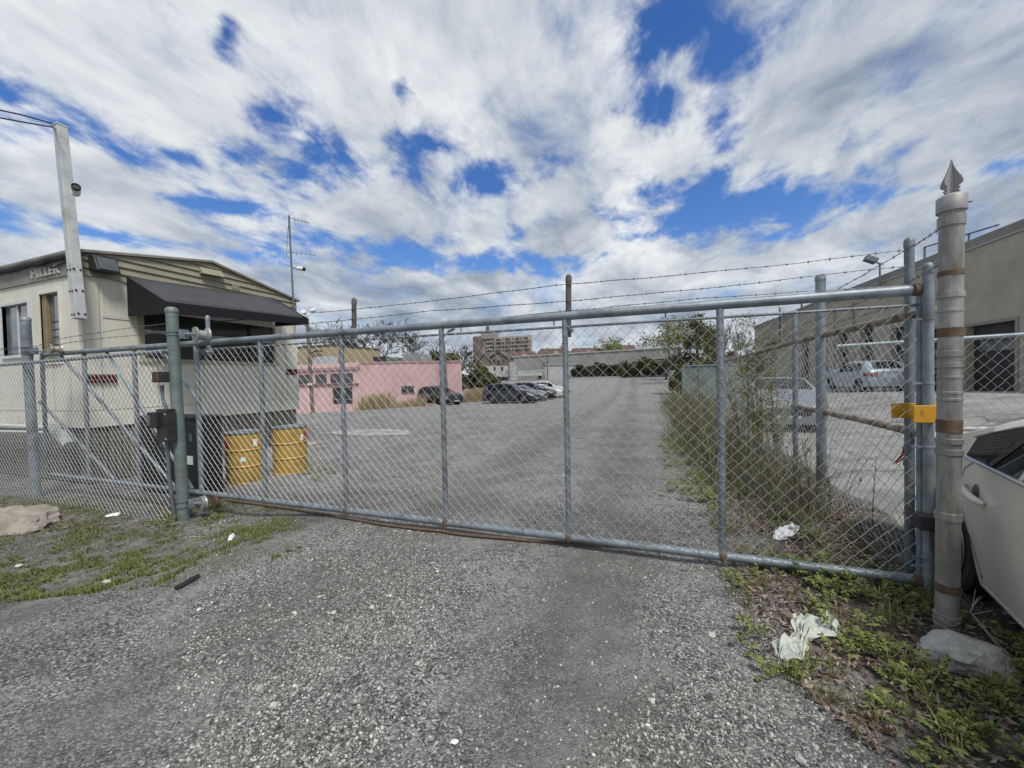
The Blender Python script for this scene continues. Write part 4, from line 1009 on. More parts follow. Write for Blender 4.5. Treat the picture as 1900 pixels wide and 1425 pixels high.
m.build_each('window_pillar', black, near)
gapm = M('shut_line', (0.03,0.028,0.025))
m = MB()
for sg in (-1, 1):
    for line in ([(1.40,.955),(1.28,.90),(1.22,.80),(1.235,.70),(1.29,.60),(1.37,.48),(1.42,.36),(1.46,.24)], [(2.62,.92),(2.60,.6),(2.62,.22)], [(3.45,.9),(3.42,.6),(3.40,.22)]):
        P = []
        for (xa, za), (xb, zb_) in zip(line, line[1:]):
            for k in range(5): x, z = lerp(xa,xb,k/5), lerp(za,zb_,k/5); P.append((x-L_/2, sg*(ys(x, z)-0.0015), z))
        m.tube(P, 0.0042, 5)
m.build('door_seam', gapm, near)
for sg in (-1, 1):
    for x0 in (1.31, 2.42):
        m = MB(); xs_ = [x0, x0+0.05, x0+0.12, x0+0.20, x0+0.26, x0+0.29]; zz = 0.798
        m.tube([(x-L_/2, sg*(ys(x, zz)+o_), zz-0.01*i) for i, (x, o_) in enumerate(zip(xs_, (0.012,0.034,0.042,0.042,0.034,0.010)))], [0.012,0.019,0.021,0.021,0.019,0.012], 12)
        hdl = m.build('door_handle', beige, near, smooth=50)
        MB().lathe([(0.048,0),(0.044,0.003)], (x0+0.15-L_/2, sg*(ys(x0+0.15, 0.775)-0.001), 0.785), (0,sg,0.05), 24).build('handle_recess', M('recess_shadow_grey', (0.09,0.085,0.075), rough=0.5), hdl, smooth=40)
# chrome lip along the sill
m = MB()
for sg in (-1, 1): m.tube([(x-L_/2, sg*(ys(x, 0.205)-0.010), 0.203) for x in [lerp(1.40, 3.35, i/20) for i in range(21)]], 0.007, 6)
m.build('sill_strip', chrome, near)

# row of cars in the lot, noses towards the lane
dgrey = cpaint('dark_grey_paint', (0.038,0.042,0.050)); blk = cpaint('black_paint', (0.010,0.011,0.013)); silv = cpaint('silver_paint', (0.20,0.215,0.225)); wht = cpaint('white_paint', (0.60,0.62,0.63)); gry = cpaint('mid_grey_paint', (0.12,0.125,0.135))
row = 'cars parked in a row across the lot'
spots = [('dark grey SUV at the near end of the parked row', 'suv', SUV, dgrey, 0.0, black), ('grey sedan second in the row, just behind the dark grey SUV', 'car', SEDAN, gry, 0.0, None),
         ('black SUV in the middle of the parked row between grey and white cars', 'suv', SUV, blk, 0.05, black), ('white sedan fourth in the row, behind the black SUV', 'car', SEDAN, wht, 0.15, None), ('white SUV at the far end of the parked row', 'suv', SUV, wht, 0.2, black)]
for i, (lb, ct_, sp_, pt_, dx, lw_) in enumerate(spots):
    x = -8.75-sp_['L']/2+dx+0.05*i; y = 30.3+2.85*i
    car(lb, ct_, sp_, pt_, (x, y, gz(x, y)), 0.03, row, lw_, ns=46, wheel_n=20)
pB = onY(816, 745, 28.7)
car('black SUV parked alone against the pink building', 'suv', SUV, blk, (pB.x, pB.y, gz(pB.x, pB.y)), -0.42, None, black, ns=46, wheel_n=20)
# yard beyond the lane fence
pC = far(1637, 722, 17.2)
car('silver blue hatchback seen from behind in the paved yard', 'car', HATCH, cpaint('silver_blue_paint', (0.33,0.40,0.44)), (pC.x+0.1, pC.y+1.9, gz(pC.x, pC.y+1)+0.03), math.radians(93), None, None, ns=46, wheel_n=20)
pD = far(1440, 806, 10.0)
car('pale silver sedan facing the gate behind the lane fence brush', 'car', SEDAN, silv, (pD.x+0.62, pD.y+2.2, gz(pD.x, pD.y+2)+0.03), math.radians(-99), None, None, ns=46, wheel_n=20)

# ------------------------------------------------------------------ beige commercial building on the right
bbrick = M('painted_beige_brick', (0.37,0.335,0.265), (0.43,0.39,0.315), scale=2.5, rough=0.85, stain=(0.30,0.27,0.215), sscale=0.5, slo=0.5, shi=0.8)
def brick_bump(m, sx=2.6, sy=1.0, strength=0.35, dirx=0.998, diry=0.06):
    nt = m.node_tree; P = nt.nodes['Principled BSDF']
    tc = nt.nodes.new('ShaderNodeTexCoord'); sp = nt.nodes.new('ShaderNodeSeparateXYZ'); cb = nt.nodes.new('ShaderNodeCombineXYZ')
    nt.links.new(tc.outputs['Object'], sp.inputs[0]); nt.links.new(sp.outputs[1], cb.inputs[0]); nt.links.new(sp.outputs[2], cb.inputs[1])
    br = nt.nodes.new('ShaderNodeTexBrick'); br.inputs['Scale'].default_value = 1.0; br.inputs['Brick Width'].default_value = 0.42; br.inputs['Row Height'].default_value = 0.2; br.inputs['Mortar Size'].default_value = 0.010
    nt.links.new(cb.outputs[0], br.inputs['Vector'])
    b = nt.nodes.new('ShaderNodeBump'); b.inputs['Strength'].default_value = strength; b.inputs['Distance'].default_value = 0.02; b.invert = True
    nt.links.new(br.outputs['Fac'], b.inputs['Height']); nt.links.new(b.outputs[0], P.inputs['Normal'])
brick_bump(bbrick)
F0, F1 = Vector((13.15,8.5,0)), Vector((10.7,48.5,0)); fd = (F1-F0).normalized(); fn = Vector((-fd.y, fd.x, 0)); FLen = (F1-F0).length
if fn.x > 0: fn = -fn
def fac(u, v):
    d = ray(u, v); t = ((F0-EYEV).dot(fn))/d.dot(fn); p = EYEV+d*t; return (p-F0).dot(fd), p.z
BZ = 6.45
RB = thing('commercial_building', 'long beige painted brick building with dark overhead doors across the yard', 'building', (F0.x, 28, 0.85))
ops = []
for (u0, u1, vt, nm) in ((1795,1885,600,'overhead_door'),(1755,1722,610,'overhead_door'),(1690,1655,606,'overhead_door'),(1646,1628,634,'window'),(1620,1598,604,'overhead_door'),(1573,1557,616,'overhead_door'),(1534,1522,628,'overhead_door'),(1500,1488,630,'overhead_door'),(1440,1418,637,'overhead_door')):
    a, b = sorted((fac(u0, vt)[0], fac(u1, vt)[0])); ops.append((a, b, fac((u0+u1)/2, vt)[1], nm))
ops.sort(); clean = []
for o_ in ops:
    if clean and o_[0] < clean[-1][1]+0.4: continue
    clean.append(o_)
ops = clean
def fbox(m, s0, s1, z0, z1, out, back):     # box on the facade: from `back` behind to `out` in front
    q = [F0+fd*s+fn*o_ for s in (s0, s1) for o_ in (-back, out)]
    q = [q[0], q[1], q[3], q[2]]
    m.hexa([Vector((p.x,p.y,z0)) for p in q]+[Vector((p.x,p.y,z1)) for p in q])
m = MB(); s = 0.0
for (a, b, zt_, nm) in ops:
    zs = 1.7 if nm == 'window' else 0.5
    fbox(m, s, a, 0.2, BZ, 0, 0.3); fbox(m, a, b, zt_, BZ, 0, 0.3)
    if nm == 'window': fbox(m, a, b, 0.2, zs, 0, 0.3)
    s = b
fbox(m, s, FLen, 0.2, BZ, 0, 0.3)
# side and back walls, flat roof
fbox(m, 0, 0.3, 0.2, BZ, -0.3, 20); fbox(m, FLen-0.3, FLen, 0.2, BZ, -0.3, 20); fbox(m, 0.3, FLen-0.3, 0.2, BZ, -19.7, 20)
m.build('wall', bbrick, RB)
m = MB(); fbox(m, 0.3, FLen-0.3, BZ-0.3, BZ-0.1, -0.3, 19.7); m.build('roof', tarm, RB)
cop = M('grey_coping', (0.185,0.18,0.165), (0.24,0.235,0.215), scale=2, rough=0.6)
m = MB(); fbox(m, -0.05, FLen+0.05, BZ, BZ+0.34, 0.06, 0.35); m.build('coping', cop, RB)
m = MB(); fbox(m, -0.05, FLen+0.05, BZ-0.05, BZ-0.003, 0.08, -0.001); m.build('drip_edge', M('pale_drip_edge', (0.42,0.41,0.38)), RB)
ddoor = M('dark_sectional_door', (0.022,0.020,0.019), (0.038,0.035,0.033), scale=4, rough=0.6)
dfr = M('door_frame_beige', (0.26,0.24,0.20))
for (a, b, zt_, nm) in ops:
    z0 = 1.7 if nm == 'window' else gz(12, 20)-0.1
    m = MB()
    if nm == 'window': fbox(m, a, b, z0, zt_, -0.15, 0.2); m.build('window', dglass, RB); continue
    nb = 5
    for k in range(nb): fbox(m, a+0.02, b-0.02, lerp(z0,zt_,k/nb)+0.008, lerp(z0,zt_,(k+1)/nb)-0.008, -0.20, 0.25)
    fbox(m, a, b, z0, zt_, -0.26, 0.28)
    d_ = m.build('overhead_door', ddoor, RB)
    m = MB(); 
    fbox(m, a+0.3, b-0.3, lerp(z0,zt_,.62), lerp(z0,zt_,.76), -0.19, 0.199); m.build('door_pane', dglass, d_)
    m = MB(); fbox(m, a-0.12, a, z0, zt_+0.12, 0.03, -0.002); fbox(m, b, b+0.12, z0, zt_+0.12, 0.03, -0.002); fbox(m, a, b, zt_, zt_+0.12, 0.03, -0.002); m.build('door_frame', dfr, d_)
m = MB()
for u in (1583, 1548): s_ = fac(u, 640)[0]; fbox(m, s_-0.15, s_+0.15, 0.3, BZ-0.6, 0.12, -0.002)
m.build('pilaster', bbrick, RB)
# rail and floodlight on the roof edge
rl = MB(); z = BZ+0.34
sA, sB = fac(1840, 450)[0], fac(1706, 500)[0]
pA, pB_ = F0+fd*sA-fn*0.2, F0+fd*sB-fn*0.2
rl.tube([Vector((pA.x,pA.y,z+0.25)), Vector((pB_.x,pB_.y,z+0.62))], 0.035, 6); rl.tube([Vector((pB_.x,pB_.y,z-0.1)), Vector((pB_.x,pB_.y,z+0.63))], 0.05, 6)
pm = pA.lerp(pB_, 0.35); rl.tube([Vector((pm.x,pm.y,z-0.1)), Vector((pm.x,pm.y,z+0.38))], 0.04, 6)
rl.build('roof_rail', galv_dark, RB)
s_, z_ = fac(1641, 525); s2, z2 = fac(1637, 487); p = F0+fd*s_+fn*0.2
fl = thing('floodlight', 'grey floodlight on a pole above the beige building edge', 'light', (p.x,p.y,z_))
MB().tube([(p.x,p.y,z_-0.9),(p.x,p.y,z2-0.1)], 0.05, 8).tube([(p.x,p.y,z2-0.1),(p.x-0.25,p.y+0.1,z2+0.15)], 0.05, 8).build('pole', galv_dark, fl)
MB().box((p.x-0.35,p.y+0.1,z2+0.2), (0.55,0.4,0.3), Matrix.Rotation(0.5,3,'Y')).build('lamp_head', galv_dark, fl, bevel=0.03)

# ------------------------------------------------------------------ pink building across the sunken boundary
pink = M('pink_painted_stucco', (0.60,0.39,0.38), (0.66,0.445,0.435), scale=1.2, rough=0.85, stain=(0.47,0.30,0.28), sscale=0.35, slo=0.52, shi=0.75)
PKY = 31.3
PK = thing('pink_building', 'flat roofed pink stucco building with barred window strip', 'building', (-25, PKY, -1.2))
xr_ = onY(854,700,PKY).x; xm_ = onY(667,700,PKY).x; xl_ = onY(520,700,PKY).x
zR, zM, zL = onY(854,669.5,PKY).z, onY(667,672.5,PKY).z, onY(600,683,PKY).z
def wallY(m, x0, x1, z0, z1, y, th=0.25): m.span((x0,y,z0), (x1,y+th,z1))
wz0, wz1 = onY(610,712,PKY).z, onY(610,694,PKY).z
wx = [(onY(a,700,PKY).x, onY(b,700,PKY).x) for a, b in ((548,573),(584,606),(612,655))]
dxa, dxb = onY(617,735,PKY).x, onY(654,735,PKY).x; dz0, dz1 = onY(636,750,PKY).z, onY(636,719,PKY).z
m = MB()
m.hexa([(xm_,PKY,-1.6),(xr_,PKY,-1.6),(xr_,PKY+0.3,-1.6),(xm_,PKY+0.3,-1.6),(xm_,PKY,zM),(xr_,PKY,zR),(xr_,PKY+0.3,zR),(xm_,PKY+0.3,zM)])
xb_ = xr_*(PKY+14)/PKY-0.6
m.hexa([(xr_-.3,PKY+.3,-1.6),(xr_,PKY+.3,-1.6),(xb_,PKY+14,-1.6),(xb_-.3,PKY+14,-1.6),(xr_-.3,PKY+.3,zR),(xr_,PKY+.3,zR),(xb_,PKY+14,zR),(xb_-.3,PKY+14,zR)]); m.hexa([(xl_,PKY+.3,zM-.5),(xr_-.3,PKY+.3,zM-.5),(xb_-.3,PKY+14,zM-.5),(xl_,PKY+14,zM-.5),(xl_,PKY+.3,zM-.3),(xr_-.3,PKY+.3,zM-.3),(xb_-.3,PKY+14,zM-.3),(xl_,PKY+14,zM-.3)])
xs_ = xl_
for a, b in wx: m.span((xs_,PKY,wz0), (a,PKY+0.25,wz1)); xs_ = b
m.span((xs_,PKY,wz0), (xm_,PKY+0.25,wz1)); m.span((xl_,PKY,wz1), (xm_,PKY+0.25,zL))
m.span((xl_,PKY,dz1), (xm_,PKY+0.25,wz0)); m.span((xl_,PKY,-1.6), (dxa,PKY+0.25,dz1)); m.span((dxb,PKY,-1.6), (xm_,PKY+0.25,dz1)); m.span((dxa,PKY,-1.6), (dxb,PKY+0.25,dz0))
m.build('wall', pink, PK)
m = MB().span((xl_,PKY-0.15,zL-0.25), (xm_+0.1,PKY+0.25,zL+0.02)); m.hexa([(xl_,PKY-0.10,zL+0.02),(xm_,PKY-0.10,zL+0.02),(xm_,PKY+0.6,zL+0.02),(xl_,PKY+0.6,zL+0.02),(xl_,PKY+0.3,zM+0.05),(xm_,PKY+0.3,zM+0.05),(xm_,PKY+0.6,zM+0.05),(xl_,PKY+0.6,zM+0.05)])
m.build('roof_fascia', M('dusty_pink_fascia', (0.36,0.22,0.22), (0.42,0.27,0.26), scale=2), PK)
m = MB().hexa([(xm_,PKY-0.05,zM-0.14),(xr_+0.05,PKY-0.05,zR-0.14),(xr_+0.05,PKY+0.34,zR-0.14),(xm_,PKY+0.34,zM-0.14),(xm_,PKY-0.05,zM+0.05),(xr_+0.05,PKY-0.05,zR+0.05),(xr_+0.05,PKY+0.34,zR+0.05),(xm_,PKY+0.34,zM+0.05)]); m.build('coping', M('pink_coping', (0.40,0.25,0.24)), PK)
gw = M('white_bars', (0.17,0.165,0.165))
for a, b in wx:
    o = MB().span((a,PKY+0.10,wz0), (b,PKY+0.12,wz1)).build('window', dglass, PK); g = MB()
    for k in range(1, 7): g.span((lerp(a,b,k/7)-0.012,PKY+0.03,wz0), (lerp(a,b,k/7)+0.012,PKY+0.06,wz1))
    g.span((a,PKY+0.03,(wz0+wz1)/2-0.02), (b,PKY+0.055,(wz0+wz1)/2+0.02)); g.build('window_bars', gw, o)
MB().span((xl_,PKY-0.12,wz0-0.16), (xm_-0.1,PKY-0.002,wz0-0.03)).build('window_ledge', M('brown_ledge', (0.16,0.085,0.08)), PK)
o = MB().span((dxa,PKY+0.15,dz0), (dxb,PKY+0.17,dz1)).build('window', dglass, PK); g = MB()
for t in (0, .47, .53, 1): g.span((lerp(dxa,dxb,t)-0.05,PKY+0.05,dz0), (lerp(dxa,dxb,t)+0.05,PKY+0.14,dz1))
g.span((dxa,PKY+0.06,lerp(dz0,dz1,.28)-0.05), (dxb,PKY+0.13,lerp(dz0,dz1,.28)+0.05)); g.build('window_frame', gw, o)
# small low window and bricked-up patch on the right
a, b = onY(746,728,PKY), onY(768,716,PKY)
o = MB().span((a.x,PKY-0.03,a.z), (b.x,PKY-0.003,b.z)).build('window', dglass, PK); MB().span((lerp(a.x,b.x,.45),PKY-0.06,a.z), (lerp(a.x,b.x,.55),PKY-0.031,b.z)).span((a.x-0.1,PKY-0.06,a.z-0.1),(b.x+0.1,PKY-0.004,a.z)).build('window_frame', gw, o)
# roof plant
def roofbox(u0, u1, v0, v1, Y, label, mat, nm='roof_unit', slope=False):
    a, b = onY(u0, v1, Y), onY(u1, v0, Y); t = thing(nm, label, 'roof unit', ((a.x+b.x)/2, Y, a.z), 'plant on the pink building roof'); zt0 = b.z
    m = MB()
    if slope: m.hexa([(a.x,Y,a.z-0.4),(b.x,Y,a.z-0.4),(b.x,Y+1.5,a.z-0.4),(a.x,Y+1.5,a.z-0.4),(a.x+0.9,Y+0.2,zt0),(b.x-0.6,Y+0.2,zt0),(b.x-0.1,Y+1.5,zt0-0.1),(a.x+0.2,Y+1.5,zt0)])
    else: m.span((a.x,Y,a.z-0.4), (b.x,Y+1.2,zt0))
    m.build('housing', mat, t, bevel=0.02)
    g = MB(); 
    for k in range(4): g.span((lerp(a.x,b.x,.15+.2*k),Y-0.03,lerp(a.z,zt0,.2)), (lerp(a.x,b.x,.27+.2*k),Y-0.002,lerp(a.z,zt0,.75)))
    if not slope and zt0-a.z < 0.8 and mat is blackmetal: g.build_each('louvre', blackmetal, t)
sheetm = M('grey_sheet_metal', (0.17,0.185,0.19), (0.25,0.265,0.27), scale=3, rough=0.45, metal=0.4)
roofbox(692,712,661,670,PKY+4,'dark low roof unit left on the pink building', blackmetal)
roofbox(716,735,663,670,PKY+4,'small green-grey roof unit between dark and silver ones', M('greenish_unit', (0.10,0.14,0.12)))
roofbox(738,788,655,669,PKY+4,'large silver hooded duct on the pink building roof', sheetm, 'roof_duct', True)
roofbox(582,612,661,674,PKY+5,'pale silver condenser on the roof behind the wooden pole', M('pale_unit', (0.30,0.34,0.38), (0.38,0.42,0.46), scale=2))
# tan block further behind
bY = 44
a, b = onY(548,690,bY), onY(621,641,bY)
TBK = thing('tan_building', 'plain tan block rising behind the pink building', 'building', ((a.x+b.x)/2, bY, -1))
MB().span((a.x,bY,-1.5), (b.x,bY+10,b.z)).build('wall', M('tan_render', (0.33,0.27,0.155), (0.38,0.31,0.19), scale=0.6, rough=0.85), TBK)
MB().span((a.x-0.1,bY-0.1,b.z), (b.x+0.1,bY+10,b.z+0.2)).build('coping', M('dark_coping', (0.07,0.065,0.06)), TBK)
p = onY(588,652,bY-0.3); MB().tube([(p.x-1.2,bY-0.25,p.z-0.2),(p.x,bY-0.3,p.z+0.1),(p.x+0.9,bY-0.3,p.z)], 0.12, 6).build('wall_pipe', blackmetal, TBK)

# ------------------------------------------------------------------ far buildings
def fbk(name, label, u0, u1, vt, Y, depth, mat, coping=None, zb_=-1.0, vt2=None, cat='building'):
    a, b = onY(u0, vt, Y), onY(u1, vt2 or vt, Y); t = thing(name, label, cat, ((a.x+b.x)/2, Y, gz((a.x+b.x)/2, Y)))
    MB().hexa([(a.x,Y,zb_),(b.x,Y,zb_),(b.x,Y+depth,zb_),(a.x,Y+depth,zb_),(a.x,Y,a.z),(b.x,Y,b.z),(b.x,Y+depth,b.z),(a.x,Y+depth,a.z)]).build('wall', mat, t)
    if coping: MB().hexa([(a.x-.2,Y-.2,a.z),(b.x+.2,Y-.2,b.z),(b.x+.2,Y+depth,b.z),(a.x-.2,Y+depth,a.z),(a.x-.2,Y-.2,a.z+.3),(b.x+.2,Y-.2,b.z+.3),(b.x+.2,Y+depth,b.z+.3),(a.x-.2,Y+depth,a.z+.3)]).build('coping', coping, t)
    return t, a, b
greyw = M('grey_blockwork', (0.235,0.235,0.225), (0.29,0.29,0.275), scale=0.35, rough=0.9, stain=(0.20,0.195,0.18), sscale=0.12, slo=0.5, shi=0.7)
WH, wa, wb_ = fbk('warehouse', 'long grey blockwork warehouse closing the far end of the lot', 953, 1262, 663, 96, 30, greyw, M('pale_coping', (0.34,0.34,0.32)), 0.0, 645)
for u, v, du, dv in ((1012,675,9,6),(1030,679,5,5),(1005,668,1.5,1.5),(1092,662,1.5,1.5)):
    q = onY(u, v, 96); MB().box((q.x,95.96,q.z), (du*0.13,0.12,dv*0.13)).build('window', dglass, WH)
wsh, a, b = fbk('white_shed', 'white flat roofed shed in front of the grey warehouse', 1012, 1070, 677, 88, 6, M('white_render', (0.42,0.43,0.42), (0.48,0.49,0.48), scale=0.6), M('shed_coping', (0.36,0.36,0.35)), 0)
lowb, a, b = fbk('white_house', 'small white house with two dark windows left of the trailer box', 896, 944, 679, 90, 8, M('white_wall_paint', (0.44,0.44,0.42), (0.5,0.5,0.48), scale=0.5), None, 0)
for u in (918, 932): q = onY(u, 684, 90); MB().box((q.x,89.95,q.z), (0.5,0.14,0.9)).build('window', dglass, lowb)
q0, q1 = onY(945,672,89), onY(954,690,89); MB().span((q0.x,88.6,q1.z), (q1.x,89.4,q0.z)).build('porch', M('pale_porch', (0.40,0.40,0.38)), lowb)
# gabled house
hy = 118
HS = thing('gabled_house', 'brown roofed gabled house in front of the apartment block', 'house', (onY(908,690,hy).x, hy, 1.5))
hw_ = M('brown_brick', (0.15,0.12,0.095), (0.20,0.165,0.135), scale=0.6); hr = M('brown_shingles', (0.075,0.062,0.058), (0.115,0.098,0.09), scale=1.5, rough=0.9)
for (ul, ur, vt_, ve) in ((886,912,656,672),(908,942,653,664)):
    a, b, c = onY(ul,ve,hy), onY(ur,ve,hy), onY((ul+ur)/2,vt_,hy)
    MB().prism([(a.x+.4,hy,0),(b.x-.4,hy,0),(b.x-.4,hy,b.z),(c.x,hy,c.z-.4),(a.x+.4,hy,a.z)], (0,10,0)).build('wall', hw_, HS)
    MB().prism([(a.x,hy-.3,a.z-.1),(c.x,hy-.3,c.z-.1),(b.x,hy-.3,b.z-.1),(b.x,hy-.3,b.z+.25),(c.x,hy-.3,c.z+.35),(a.x,hy-.3,a.z+.25)], (0,10.6,0)).build('roof', hr, HS)
for u, v in ((917,671),(925,672),(934,671)): q = onY(u, v, hy); MB().box((q.x,hy-0.05,q.z), (0.8,0.2,1.3)).build('window', dglass, HS)
# terrace of red-brown roofs
redroof = M('red_brown_shingles', (0.085,0.050,0.042), (0.12,0.072,0.06), scale=0.8, rough=0.9)
for i, (ul, ur, vt_, ve, Y) in enumerate(((935,1000,653,668,150),(990,1062,647,663,158),(1050,1125,646,660,165),(1118,1186,641,656,172))):
    a, b = onY(ul,ve,Y), onY(ur,ve,Y); c0, c1 = onY(lerp(ul,ur,.18),vt_,Y+5), onY(lerp(ul,ur,.85),vt_-1,Y+5)
    t = thing('row_house', ('red-brown hipped roof house nearest the apartment block','red-brown roof house left of the tall gate riser','wide red-brown roof house right of the gate riser','red-brown gabled house by the budding tree')[i], 'house', ((a.x+b.x)/2,Y,1.6), 'red roofed houses beyond the warehouse')
    MB().span((a.x+.6,Y+.6,0), (b.x-.6,Y+9.4,a.z)).build('wall', hw_, t)
    MB().add([(a.x,Y,a.z),(b.x,Y,b.z),(b.x,Y+10,b.z),(a.x,Y+10,a.z),tuple(c0),tuple(c1)], [(0,1,5,4),(1,2,5),(2,3,4,5),(3,0,4),(3,2,1,0)]).build('roof', redroof, t)
    g = onY(lerp(ul,ur,.55),(vt_+ve)/2,Y); MB().prism([(g.x-1.8,Y-.4,a.z),(g.x+1.8,Y-.4,a.z),(g.x,Y-.4,g.z+.9)], (0,3,0)).build('dormer', M('pale_gable', (0.33,0.30,0.27)), t)
    MB().box((lerp(c0.x,c1.x,.8),Y+5.5,c0.z-.1), (0.7,0.7,1.6)).build('chimney', hw_, t)
# apartment block
AY = 290
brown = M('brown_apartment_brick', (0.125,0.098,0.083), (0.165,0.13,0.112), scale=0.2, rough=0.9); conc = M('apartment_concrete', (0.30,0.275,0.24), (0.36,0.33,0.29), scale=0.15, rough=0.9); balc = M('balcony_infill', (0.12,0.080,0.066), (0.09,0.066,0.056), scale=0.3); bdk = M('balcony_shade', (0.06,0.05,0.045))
P_ = lambda u, v: onY(u, v, AY)
a, b, c = P_(881,700), P_(899,621), P_(984.5,624)
AP = thing('apartment_block', 'tall beige apartment block with brown end wall and rows of balconies', 'building', ((a.x+c.x)/2, AY, 2))
zT = P_(940,624.5).z
MB().span((P_(881,700).x,AY-2,0), (P_(896,700).x,AY+24,zT+1.5)).build('wall', brown, AP)
MB().span((P_(896.2,700).x,AY,0), (c.x,AY+4,zT)).build('wall', conc, AP)
MB().span((P_(895,620).x,AY-2.5,zT-1), (P_(916,620).x,AY+10,P_(905,614).z)).build('lift_tower', M('tower_concrete', (0.22,0.205,0.175), (0.26,0.245,0.21), scale=0.2), AP)
MB().span((P_(901.5,620).x,AY,P_(905,614).z), (P_(905.5,620).x,AY+3,P_(905,605).z)).build('chimney', brown, AP)
FH = (zT-6)/9.2
for k in range(9):
    z = zT-0.9-FH*(k+1)*0.93
    x0, x1 = P_(905,650).x, P_(917,650).x
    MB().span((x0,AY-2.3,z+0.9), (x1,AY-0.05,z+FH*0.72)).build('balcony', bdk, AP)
    MB().span((x0,AY-2.6,z), (x1,AY-2.31,z+0.95)).build('balcony_front', conc, AP)
    for (ua, ub) in ((921,930),(938,947),(956,964),(972,980)):
        o = MB().span((P_(ua,650).x,AY-0.25,z+0.5), (P_(ub,650).x,AY+0.5,z+FH*0.80)).build('balcony', balc, AP)
    for um in (934, 951.5, 967.5): MB().span((P_(um-1.2,650).x,AY-0.2,z+0.9), (P_(um+1.2,650).x,AY+0.4,z+FH*0.8)).build('window', dglass, AP)
    MB().span((P_(919,650).x,AY-0.9,z-0.1), (c.x,AY-0.26,z+0.42)).build('floor_band', conc, AP)
# white box trailer, dark canopy, low boundary wall
q0, q1 = onY(922,706,80), onY(1015,686.5,80)
BT = thing('box_trailer', 'white box trailer with faint scrawled graffiti parked behind the car row', 'trailer', ((q0.x+q1.x)/2,80,q0.z-0.6))
zb0 = gz(q0.x, 80)+0.9
MB().hexa([(q0.x,80,zb0),(q1.x,80,zb0),(q1.x,82.5,zb0),(q0.x,82.5,zb0),(q0.x,80,q1.z-.2),(q1.x,80,q1.z+.1),(q1.x,82.5,q1.z+.1),(q0.x,82.5,q1.z-.2)]).build('box', M('white_box_paint', (0.40,0.42,0.43), (0.46,0.48,0.49), scale=0.7, rough=0.5), BT, bevel=0.03)
gr = MB(); rr = random.Random(3)
for k in range(5):
    x0 = lerp(q0.x,q1.x,.1+.1*k); P = [(x0+rr.uniform(-.4,.4),79.985,zb0+0.5+rr.uniform(0,1.1)) for _ in range(5)]; gr.tube(P, 0.05, 4)
gr.build('graffiti', M('faint_grey_spray', (0.24,0.27,0.29)), BT)
MB().span((lerp(q0.x,q1.x,.55),79.98,zb0+0.85), (lerp(q0.x,q1.x,.9),79.99,zb0+0.95)).span((lerp(q0.x,q1.x,.92),79.97,zb0), (lerp(q0.x,q1.x,.935),79.99,q1.z-.2)).build('rub_rail', sheetm, BT)
wm_ = MB()
for t in (.12, .2, .85):
    x = lerp(q0.x,q1.x,t); wm_.lathe([(0.48,0),(0.48,0.3)], (x,80.1,gz(x,80)+0.48), (0,1,0), 16)
wm_.build('wheels', tyre_m, BT)
q0, q1 = onY(1190,667,84), onY(1246,697,84)
CN = thing('canopy', 'low dark open canopy shed under the trees at the lot end', 'shelter', ((q0.x+q1.x)/2,84,1.6))
MB().hexa([(q0.x,84,q0.z-.3),(q1.x,84,q0.z+.2),(q1.x,90,q0.z+.1),(q0.x,90,q0.z-.3),(q0.x,84,q0.z),(q1.x,84,q0.z+.5),(q1.x,90,q0.z+.4),(q0.x,90,q0.z)]).build('roof', M('pale_canopy_edge', (0.26,0.27,0.25), (0.32,0.33,0.31), scale=1), CN)
MB().span((q0.x,89.5,1.0), (q1.x,89.7,q0.z-.3)).build('back_wall', M('dark_boards', (0.028,0.026,0.022), (0.05,0.046,0.04), scale=1.5), CN)
for t in (.02, .5, .98): MB().box((lerp(q0.x,q1.x,t),84.3,2.5), (0.2,0.2,3.2)).build('canopy_post', galv_dark, CN)
bw = MB(); q0, q1 = onY(1060,706,83), onY(1243,697.5,83)
LW = MB().hexa([(q0.x,83,0.5),(q1.x,83,0.9),(q1.x,83.25,0.9),(q0.x,83.25,0.5),(q0.x,83,gz(q0.x,83)+.35),(q1.x,83,gz(q1.x,83)+.35),(q1.x,83.25,gz(q1.x,83)+.35),(q0.x,83.25,gz(q0.x,83)+.35)]).build('low_wall', M('kerb_concrete', (0.26,0.255,0.24), (0.32,0.31,0.295), scale=1), None)
tag(LW, 'low concrete kerb wall along the far edge of the lot', 'wall')

# ------------------------------------------------------------------ poles
wood = M('weathered_pole_wood', (0.105,0.092,0.078), (0.16,0.145,0.125), scale=3, rough=0.9, stretch=(5,5,0.5))
def pole(nm, label, u0, v0, u1, v1, Y, r, mat, head=None, cat='pole'):
    a, b = onY(u0, v0, Y), onY(u1, v1, Y); t = thing(nm, label, cat, (b.x,Y,b.z))
    MB().lathe([(r,-0.5),(r*0.95,(a-b).length*0.5),(r*0.8,(a-b).length)], b, a-b, 10).build('pole', mat, t, smooth=40)
    if head == 'lamp':
        MB().tube([a, a+Vector((0.25,0,0.35)), a+Vector((0.75,-0.1,0.55))], 0.05, 6).build('arm', galv_dark, t); MB().box(a+Vector((0.85,-0.1,0.62)), (0.65,0.3,0.18), Matrix.Rotation(-0.35,3,'Y')).build('lamp_head', galv_dark, t, bevel=0.03)
        MB().box(a+Vector((0.02,-0.1,-0.1)), (0.25,0.3,0.35)).build('bracket', whiteplastic, t)
    if head == 'top':
        MB().lathe([(0.1,0),(0.38,0.3),(0.30,0.5),(0.1,0.6)], a, (0,0,1), 10).build('lamp_head', blackmetal, t)
    return t, a, b
pt_, a, b = pole('utility_pole', 'thick weathered wooden pole at the lot edge beside the pink building', 570, 587, 580, 762, 16.6, 0.10, wood)
